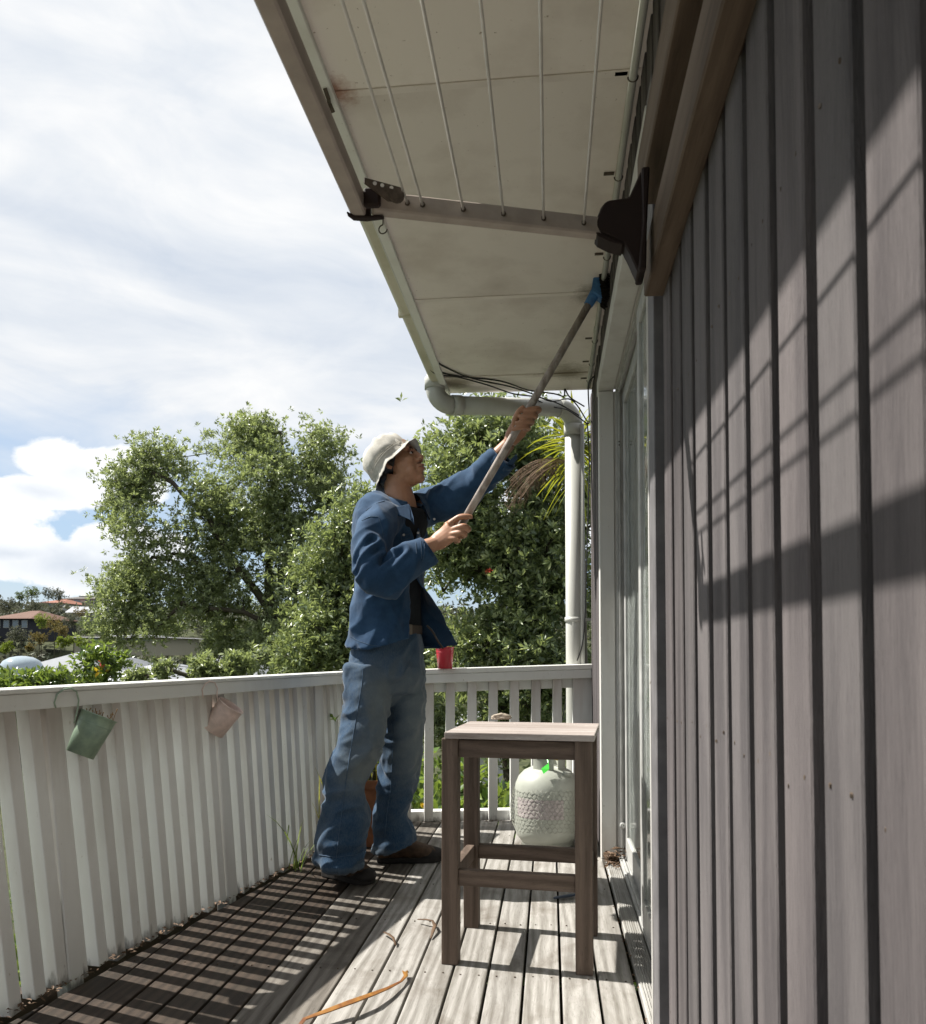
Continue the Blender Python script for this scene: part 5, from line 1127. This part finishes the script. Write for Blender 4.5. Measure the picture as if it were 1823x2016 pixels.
# hat
ht = R(47); TU = (Vector((0, 0, 1)) * cos(ht) - fw * sin(ht)).normalized(); TF = (fw * cos(ht) + Vector((0, 0, 1)) * sin(ht)).normalized(); TS = TF.cross(TU).normalized(); HC = A(772, 913, 3.36)
prof = [(.000, .118), (.030, .1165), (.060, .110), (.084, .095), (.097, .072), (.102, .045), (.104, .018), (.106, .002), (.112, -.006), (.124, -.011), (.138, -.014), (.1385, -.017), (.124, -.0145), (.110, -.010), (.103, .0), (.100, .04), (.094, .07), (.078, .094), (0, .114)]
vs = []; fs = []; nn = 64
for i, (r, h) in enumerate(prof):
    for j in range(nn):
        a = 2 * pi * j / nn; ca, sa = cos(a), sin(a); rr2, hh = r, h
        if r > .105: bk_ = max(0, -ca) ; fr = max(0, ca); hh = h - (r - .105) * (.9 * abs(sa) + .30 * bk_ + .05 * fr) + .004 * sin(5 * a + 1); rr2 = r * (1 - .16 * abs(sa) - .06 * bk_)
        w_ = .0065 * noise.noise(Vector((ca * 3.4, sa * 3.4, h * 30))) + .003 * noise.noise(Vector((ca * 9, sa * 9, h * 50))) + .0022 * (1 if j % 11 == 0 and r < .1 else 0)
        vs.append(HC + TF * (rr2 * 1.04 * ca) + TS * (rr2 * .93 * sa) + TU * (hh + w_ * .6) + (TF * ca + TS * sa) * w_)
for i in range(len(prof) - 1):
    for j in range(nn): a, b = i * nn + j, i * nn + (j + 1) % nn; fs.append((a, b, b + nn, a + nn))
MB().add(vs, fs).build('hat', 'hat_canvas', man, smooth=True)
m = MB()
for rr2, hh in ((.1065, .004), (.1045, .014)): m.tube([HC + TF * (rr2 * 1.045 * cos(a)) + TS * (rr2 * .935 * sin(a)) + TU * hh for a in np.linspace(0, 2 * pi, 40)[:-1]], .0011, 4, closed=True)
m.build('hat_seam', 'hat_canvas', man)

# --- shirt: a shell over trunk and sleeves, opened down the front
sh = MB()
hem = A(764, 1275, 3.38)
limb(sh, [neckb + Vector((-.03, .02, -.045)), chest + Vector((-.02, 0, .10)), chest + Vector((-.012, 0, 0)), A(770, 1150, 3.37), A(765, 1215, 3.37), hem], [(.080, .11), (.112, .180), (.120, .180), (.114, .160), (.126, .168), (.146, .188)], 36, ref=Fh_)
limb(sh, [neckb + Vector((-.03, 0, -.055)), rsh + Vector((.012, 0, -.028)), rsh.lerp(relb, .55) + Vector((-.010, -.01, 0)), relb + Vector((.0, 0, -.01)), relb + Vector((.035, 0, -.045)), A(790, 1116, 3.10), A(820, 1097, 3.12), A(848, 1083, 3.13)], [.074, .073, .068, .064, .068, .064, .058, .056], 24)
limb(sh, [neckb + Vector((0, .03, -.06)), lsh + Vector((.0, 0, -.012)), A(880, 985, 3.46), lelb + Vector((0, 0, -.008)), A(960, 925, 3.38), A(985, 905, 3.35), A(996, 897, 3.34)], [.078, .074, .068, .062, .058, .055, .060], 24)
sme = remesh(sh, .0060, 4)
c, n = co_no(sme)
r1 = ridge(c, 7.5, 2, (.35, 0, 1), .30); r2 = ridge(c, 13, 9, (.8, .1, .55), .28); r3 = ridge(c, 11, 5, (-.5, .2, 1), .3)
arm_l = np.clip((c[:, 0] - (lsh.x - .03)) / .1, 0, 1) * (c[:, 2] > lsh.z - .2)
low = np.clip((chest.z - .1 - c[:, 2]) / .3, 0, 1)
near_arm = ((c[:, 1] < 3.22) & (c[:, 2] > A(740, 1180, 3.1).z)).astype(float)
amp = .0085 + .009 * low + .004 * arm_l + .005 * near_arm
c = c + n * (1.25 * amp * (r1 * .6 + r2 * .45 * (.5 + arm_l * .5) + r3 * .4))[:, None]
# tension folds round the crook of the near elbow
for k, (px, py) in enumerate(((765, 1090), (752, 1072), (790, 1082), (735, 1060))):
    q = np.array(A(px, py, 3.05)); q2 = np.array(A(px - 45, py + 55, 3.05)); ab = q2 - q; tt = np.clip(((c - q) @ ab) / (ab @ ab), 0, 1); d = np.linalg.norm(c - (q + tt[:, None] * ab), axis=1); c += n * (-.013 * np.exp(-(d / .014) ** 2) + .008 * np.exp(-((d - .026) / .012) ** 2))[:, None] * (c[:, 1:2] < 3.25)
# front opening
axis_x = np.interp(c[:, 2], [hem.z, chest.z, neckb.z], [hem.x, chest.x - .012, neckb.x - .02]); axis_y = np.interp(c[:, 2], [hem.z, chest.z, neckb.z], [hem.y, chest.y, neckb.y])
rel = np.stack([c[:, 0] - axis_x, c[:, 1] - axis_y], 1); fa = rel @ np.array([Fh_.x, Fh_.y]); sa_ = rel @ np.array([Rt.x, Rt.y]); ang = np.arctan2(sa_, fa)          # + towards his right (camera)
def zp(py): return A(800, py, 3.3).z
lo_a = np.interp(c[:, 2], [zp(1285), zp(1230), zp(1180), zp(1130), zp(1060), zp(1020), zp(985)], [-1.05, -.90, -.55, -.10, -.03, -.35, -.80])
hi_a = np.interp(c[:, 2], [zp(1285), zp(1230), zp(1180), zp(1130), zp(1060), zp(1020), zp(985)], [.20, .14, .04, .0, .0, .26, .62])
inarm = ((c[:, 0] > lsh.x + .04) & (c[:, 2] > lelb.z - .17) & (c[:, 1] > 3.2)) | ((c[:, 1] < 3.20) & (c[:, 0] > -.70) & (c[:, 2] > zp(1160)) & (c[:, 2] < zp(1040)))
cut = (ang > lo_a) & (ang < hi_a) & (fa > .03) & ~inarm
# the far flap swings forward
fl_ = np.clip((lo_a - ang + .0) , -2, 2); wgt = np.exp(-(np.clip(fl_, 0, 2) / .45) ** 2) * np.clip((zp(1120) - c[:, 2]) / (zp(1120) - zp(1270)), 0, 1.1) * (ang < lo_a + .02) * (fa > -.05) * ~inarm
c[:, 0] += wgt * .115; c[:, 1] += wgt * .02
# collar hole and open ends of the sleeves, hem curve
def near_cap(p, d, off, r): v = c - np.array(p); a = v @ np.array(d); return (a > off) & (np.linalg.norm(v - a[:, None] * np.array(d), axis=1) < r)
d_r = (A(860, 1075, 3.13) - A(835, 1092, 3.125)).normalized(); d_l = (A(1004, 880, 3.33) - A(975, 917, 3.36)).normalized()
cut |= near_cap(A(848, 1083, 3.13), d_r, -.001, .09) | near_cap(A(993, 899, 3.345), d_l, -.001, .09)
upd = (neckb - chest).normalized(); cut |= (np.linalg.norm((c - np.array(neckb + Vector((0, 0, -.015))))[:, :2], axis=1) < .078) & (c[:, 2] > neckb.z - .07)
hemz = zp(1268) + .028 * np.cos(ang * 2 + .3) ; cut |= (c[:, 2] < hemz)
setco(sme, c)
bm = bmesh.new(); bm.from_mesh(sme); bm.verts.ensure_lookup_table(); bmesh.ops.delete(bm, geom=[bm.verts[i] for i in np.nonzero(cut)[0]], context='VERTS')
for _ in range(3):
    for v in [v for v in bm.verts if v.is_boundary]:
        nb = [e_.other_vert(v).co for e_ in v.link_edges if e_.is_boundary]
        if len(nb) == 2: v.co = v.co * .5 + (nb[0] + nb[1]) * .25
bm.to_mesh(sme); bm.free(); sho = finish(sme, 'shirt', 'shirt_denim'); sol = sho.modifiers.new('thick', 'SOLIDIFY'); sol.thickness = .003; sol.offset = -1
# collar, placket stitching, cuffs, pockets, buttons: sit on the cloth
from mathutils.bvhtree import BVHTree
bvh = BVHTree.FromPolygons([Vector(v.co) + man.location for v in sme.vertices], [tuple(p.vertices) for p in sme.polygons])
def on(px, py, lift=.002):
    o = Vector((0, 0, CAM_Z)); d = ray(px, py).normalized(); h = bvh.ray_cast(o, d); return (h[0] - d * lift) if h[0] is not None else None
def seam(name, pts, r=.0011, mat='seam_thread', lift=.001):
    seg = []; allp = []
    for i in range(len(pts) - 1):
        for k in range(8): t = k / 8; allp.append((pts[i][0] * (1 - t) + pts[i + 1][0] * t, pts[i][1] * (1 - t) + pts[i + 1][1] * t))
    allp.append(pts[-1]); q = [on(*p, lift) for p in allp]; q = [p for p in q if p is not None]
    q2 = [p for i, p in enumerate(q) if i == 0 or (p - q[i - 1]).length < .03]
    if len(q2) > 2: MB().tube(q2, r, 4).build(name, mat, man)
seam('placket_seam', [(822, 1040), (829, 1060), (830, 1100)], .0014); seam('placket_seam', [(826, 1130), (822, 1160), (815, 1200), (806, 1240), (799, 1278)], .0014)
seam('placket_seam', [(833, 1130), (830, 1160), (823, 1200), (815, 1240), (809, 1280)], .0014)
seam('pocket_seam', [(789, 1056), (809, 1050)], .0013); seam('shoulder_seam', [(720, 1005), (738, 992), (760, 985)], .0013); seam('front_seam', [(812, 1040), (818, 1060), (820, 1090)], .0012)
seam('yoke_seam', [(712, 1025), (728, 1017), (745, 1017)]); seam('sleeve_seam', [(745, 1017), (752, 1040), (757, 1070)]); seam('cuff_seam', [(836, 1070), (835, 1092), (832, 1106)], .0012)
seam('cuff_seam', [(968, 905), (978, 918), (988, 928)], .0012)
seam('pocket_seam', [(789, 1048), (791, 1064), (809, 1058), (808, 1043)], .0013); seam('pocket_seam', [(841, 1030), (852, 1030), (863, 1024)], .0013)
seam('hem_seam', [(690, 1252), (705, 1262), (730, 1270), (760, 1274), (795, 1276)], .0011)
for (px, py) in ((823, 1049), (824, 1162), (822, 1225), (795, 1053), (855, 1022)):
    p = on(px, py, .003)
    if p is not None: d = ray(px, py).normalized(); MB().tube([p, p - d * .003], .0052, 10).build('button', 'pearl_button', man)
# collar: two leaves folded down from the neck
def leaf_of_collar(pts, name='collar'):
    P_ = [A(*p) for p in pts]; n_ = ray(790, 1000).normalized() * -.004; MB().prism(P_, n_).build(name, 'shirt_denim', man, bevel=.001)
ring = MB(); cc = neckb + Vector((0, 0, -.005))
vs = []; fs = []; k_ = 26
for i, (dr, dz) in enumerate(((.068, .018), (.074, .032), (.082, .026), (.100, -.006), (.106, -.020), (.101, -.022), (.078, .014), (.070, .012))):
    for j in range(k_ + 1):
        a = .55 + (2 * pi - 1.15) * j / k_; tilt_ = -.030 * cos(a); op = .010 * abs(cos(a / 2)); r_ = dr + op
        vs.append(cc + Fh_ * (r_ * cos(a) * 1.02) + Rt * (r_ * sin(a) * 1.05) + Vector((0, 0, dz + tilt_ - (dr > .09) * .015 * max(0, cos(a)))))
for i in range(7):
    for j in range(k_): a, b = i * (k_ + 1) + j, i * (k_ + 1) + j + 1; fs.append((a, b, b + k_ + 1, a + k_ + 1))
MB().add(vs, fs).build('collar', 'shirt_denim', man, smooth=True)
for pts in (((806, 992, 3.24), (770, 1000, 3.20), (763, 1002, 3.19), (772, 1014, 3.19), (790, 1016, 3.19), (808, 1024, 3.19), (816, 1034, 3.19), (814, 1018, 3.2)),):
    m = MB(); P_ = [A(*p) for p in pts]; d = ray(790, 1010).normalized() * .004; m.prism(P_, d); m.build('collar_lapel', 'shirt_denim', man, bevel=.001)
# cuffs
for (p, d, r0) in ((A(845, 1085, 3.13), d_r, .057), (A(990, 903, 3.345), d_l, .060)):
    fl2 = 1.0; MB().lathe(p - d * .045, [(r0 * .98, 0), (r0 * 1.0, .02), (r0 * .98, .052), (r0 * .94, .053), (r0 * .93, .0)], 22, axis=d, squash=.94).build('cuff', 'shirt_denim', man, smooth=True)
P_ = [A(*p) for p in ((988, 925, 3.30), (1000, 910, 3.29), (1017, 893, 3.29), (1019, 901, 3.31), (1010, 915, 3.33), (996, 932, 3.34))]; MB().prism(P_, (0, .004, 0)).build('cuff_flap', 'shirt_denim', man, bevel=.0012)
# undershirt and belt
us = MB(); limb(us, [neckb + Vector((0.01, 0, -.018)), neckb + Vector((0.005, 0, -.06)), chest + Vector((0, 0, .05)), A(775, 1150, 3.37), A(768, 1235, 3.375)], [(.080, .086), (.086, .118), (.100, .150), (.098, .138), (.112, .145)], 28, ref=Fh_); ume = remesh(us, .008, 3); c, n = co_no(ume); c += n * (ridge(c, 14, 4, (0, .2, 1), .3) * .004)[:, None]; setco(ume, c); finish(ume, 'undershirt', 'undershirt')
bc = A(766, 1240, 3.375); by = []
m = MB().lathe(bc, [(1.0, -.018), (1.03, -.018), (1.03, .018), (1.0, .018)], 40); 
m.v = [tuple(bc + Fh_ * ((Vector(v) - bc).x * .121) + Rt * ((Vector(v) - bc).y * .152) + Vector((0, 0, (Vector(v) - bc).z))) for v in m.v]; m.build('belt', 'belt_leather', man, smooth=False)
q = bc + Fh_ * .125 + Rt * .02; MB().bar(q - Rt * .03, q + Rt * .03, .006, .042).build('belt_buckle', 'buckle', man, bevel=.002)
q0 = A(841, 1232, 3.24); MB().tube(spline([q0, A(852, 1244, 3.24), A(862, 1262, 3.25), A(872, 1276, 3.26)], 4), [(.014, .004)] * 13, 8, ref=(0, -1, 0)).build('belt_strap', 'belt_leather', man, smooth=True)

# --- jeans
je = MB()
limb(je, [A(765, 1232, 3.38), A(764, 1275, 3.38), A(762, 1330, 3.38), A(764, 1365, 3.38)], [(.112, .142), (.125, .160), (.135, .170), (.105, .15)], 32, ref=Fh_)
limb(je, [A(730, 1318, 3.30), A(720, 1400, 3.27), A(706, 1470, 3.24), A(680, 1535, 3.22), A(681, 1600, 3.20), A(671, 1660, 3.20), A(666, 1702, 3.20)], [(.102, .105), (.090, .095), (.080, .086), (.071, .080), (.088, .080), (.092, .090), (.088, .095)], 26, ref=(1, 0, 0))
limb(je, [A(790, 1320, 3.45), A(794, 1400, 3.45), A(791, 1470, 3.46), A(784, 1535, 3.48), A(771, 1600, 3.50), A(777, 1650, 3.50), A(779, 1684, 3.50)], [(.088, .10), (.081, .09), (.079, .085), (.076, .076), (.066, .072), (.082, .085), (.103, .090)], 26, ref=(1, 0, 0))
limb(je, [A(742, 1330, 3.33), A(760, 1355, 3.38), A(786, 1335, 3.43)], [.088, .075, .088], 18)
jme = remesh(je, .007, 5); c, n = co_no(jme)
r1 = ridge(c, 8, 12, (.1, 0, 1), .35); r2 = ridge(c, 15, 7, (1, .1, .25), .3); r3 = ridge(c, 11, 31, (.7, .1, .7), .35); r4 = ridge(c, 26, 17, (.9, 0, .3), .4)
z = c[:, 2]; knee = np.exp(-((z - .46) / .16) ** 2); crotch = np.exp(-((z - zp(1370)) / .12) ** 2); hemw = np.exp(-((z - .09) / .09) ** 2)
c += n * (.006 * r1 + (.005 + .013 * knee + .009 * crotch + .012 * hemw) * r2 * .7 + .006 * r3 + .0018 * r4)[:, None]
cutj = (z < np.where(c[:, 0] < -.70, .062 + (c[:, 0] + .95) * .02, .055 + np.clip((c[:, 0] + .72) * .42, 0, .09))) | (z > A(765, 1238, 3.38).z)
setco(jme, c); bm = bmesh.new(); bm.from_mesh(jme); bm.verts.ensure_lookup_table(); bmesh.ops.delete(bm, geom=[bm.verts[i] for i in np.nonzero(cutj)[0]], context='VERTS')
for _ in range(2):
    for v in [v for v in bm.verts if v.is_boundary]:
        nb = [e_.other_vert(v).co for e_ in v.link_edges if e_.is_boundary]
        if len(nb) == 2: v.co = v.co * .5 + (nb[0] + nb[1]) * .25
bm.to_mesh(jme); bm.free(); jo = finish(jme, 'jeans', 'jeans_denim')
c, n = co_no(jo.data); cw = c + np.array(man.location); front = n @ np.array([.8, -.5, .1]); z = cw[:, 2]
wear = np.clip(front * 1.1, 0, 1) * (np.exp(-((z - .70) / .20) ** 2) * .62 + np.exp(-((z - .47) / .10) ** 2) * .55)
wear = np.clip(wear + (z < .10) * .25, 0, 1)
at = jo.data.attributes.new('wear', 'FLOAT', 'POINT'); at.data.foreach_set('value', wear.astype(np.float32))
sol = jo.modifiers.new('thick', 'SOLIDIFY'); sol.thickness = .003; sol.offset = -1
bvh = BVHTree.FromPolygons([Vector(v.co) + man.location for v in jo.data.vertices], [tuple(p.vertices) for p in jo.data.polygons])
seam('side_seam', [(716, 1300), (712, 1350), (700, 1420), (688, 1490), (678, 1560), (670, 1620), (662, 1690)], .0016); seam('side_seam', [(777, 1390), (774, 1450), (771, 1520), (768, 1560), (762, 1600), (757, 1650)], .0016)
seam('fly_seam', [(820, 1262), (816, 1285), (806, 1305), (795, 1322)], .0014); seam('pocket_seam', [(692, 1270), (700, 1290), (708, 1300)], .0013)
seam('hem_seam', [(628, 1683), (660, 1688), (700, 1683), (733, 1668)], .0013)
# --- boots
def boot(heel, toe, lift=0):
    heel, toe = Vector(heel), Vector(toe); heel.z = toe.z = 0; L = (toe - heel).length; d = (toe - heel).normalized(); s_ = d.cross(Vector((0, 0, 1))).normalized(); e = empty('boot', heel); e.parent = man; e.location = heel - man.location
    up_ = MB(); st = [(.02, .050, .034, .060), (.10, .062, .040, .068), (.24, .068, .042, .064), (.40, .062, .043, .050), (.58, .050, .047, .040), (.76, .040, .049, .032), (.90, .034, .042, .026), (.985, .028, .024, .018)]
    vs = []; fs = []; k = 18
    for (t, zc, w_, h_) in st:
        for j in range(k): a = 2 * pi * j / k; vs.append(heel + d * (t * L) + s_ * (w_ * cos(a)) + Vector((0, 0, zc + h_ * sin(a))))
    for i in range(len(st) - 1):
        for j in range(k): a, b = i * k + j, i * k + (j + 1) % k; fs.append((a, b, b + k, a + k))
    fs += [tuple(range(k))[::-1], tuple(range((len(st) - 1) * k, len(st) * k))]
    up_.add(vs, fs); up_.ell(heel + d * .20 * L + Vector((0, 0, .085)), (.052, .042, .07)); me = remesh(up_, .005, 4); c, n = co_no(me); c[:, 2] = np.maximum(c[:, 2], .012); c += n * (ridge(c, 30, 2)[:, None] * .0015); setco(me, c); finish(me, 'boot_upper', 'boot_leather', e)
    so_ = MB(); out = []
    for (t, w_) in ((0, .012), (.015, .028), (.06, .036), (.2, .040), (.4, .040), (.6, .049), (.78, .052), (.9, .045), (.97, .030), (1.0, .010)): out.append((t, w_))
    pts = [heel + d * (t * L) + s_ * w_ for t, w_ in out] + [heel + d * (t * L) - s_ * w_ for t, w_ in out[::-1]]
    so_.prism([p + Vector((0, 0, .001)) for p in pts], (0, 0, .024)); so_.build('sole', 'boot_rubber', e, bevel=.005, seg=2)
    tc2 = MB(); tc2.ell(heel + d * (.80 * L) + Vector((0, 0, .030)), (.24 * L, .051, .034), Matrix((d, s_, Vector((0, 0, 1)))).transposed(), 20, 12); me = remesh(tc2, .005, 1); c, n = co_no(me); c[:, 2] = np.maximum(c[:, 2], .012); setco(me, c); finish(me, 'toe_cap', 'boot_rubber', e)
    m = MB()
    for k2 in range(4): t = .40 + .07 * k2; zc = .095 - .011 * k2 - .02 * (k2 > 2) * 0; m.tube([heel + d * (t * L) + s_ * .030 + Vector((0, 0, zc - .012)), heel + d * (t * L) + Vector((0, 0, zc + .002)), heel + d * (t * L) - s_ * .030 + Vector((0, 0, zc - .012))], .0025, 5)
    m.build('laces', 'boot_rubber', e)
boot(G(640, 1722), G(733, 1741)); boot(G(742, 1697), G(871, 1694))
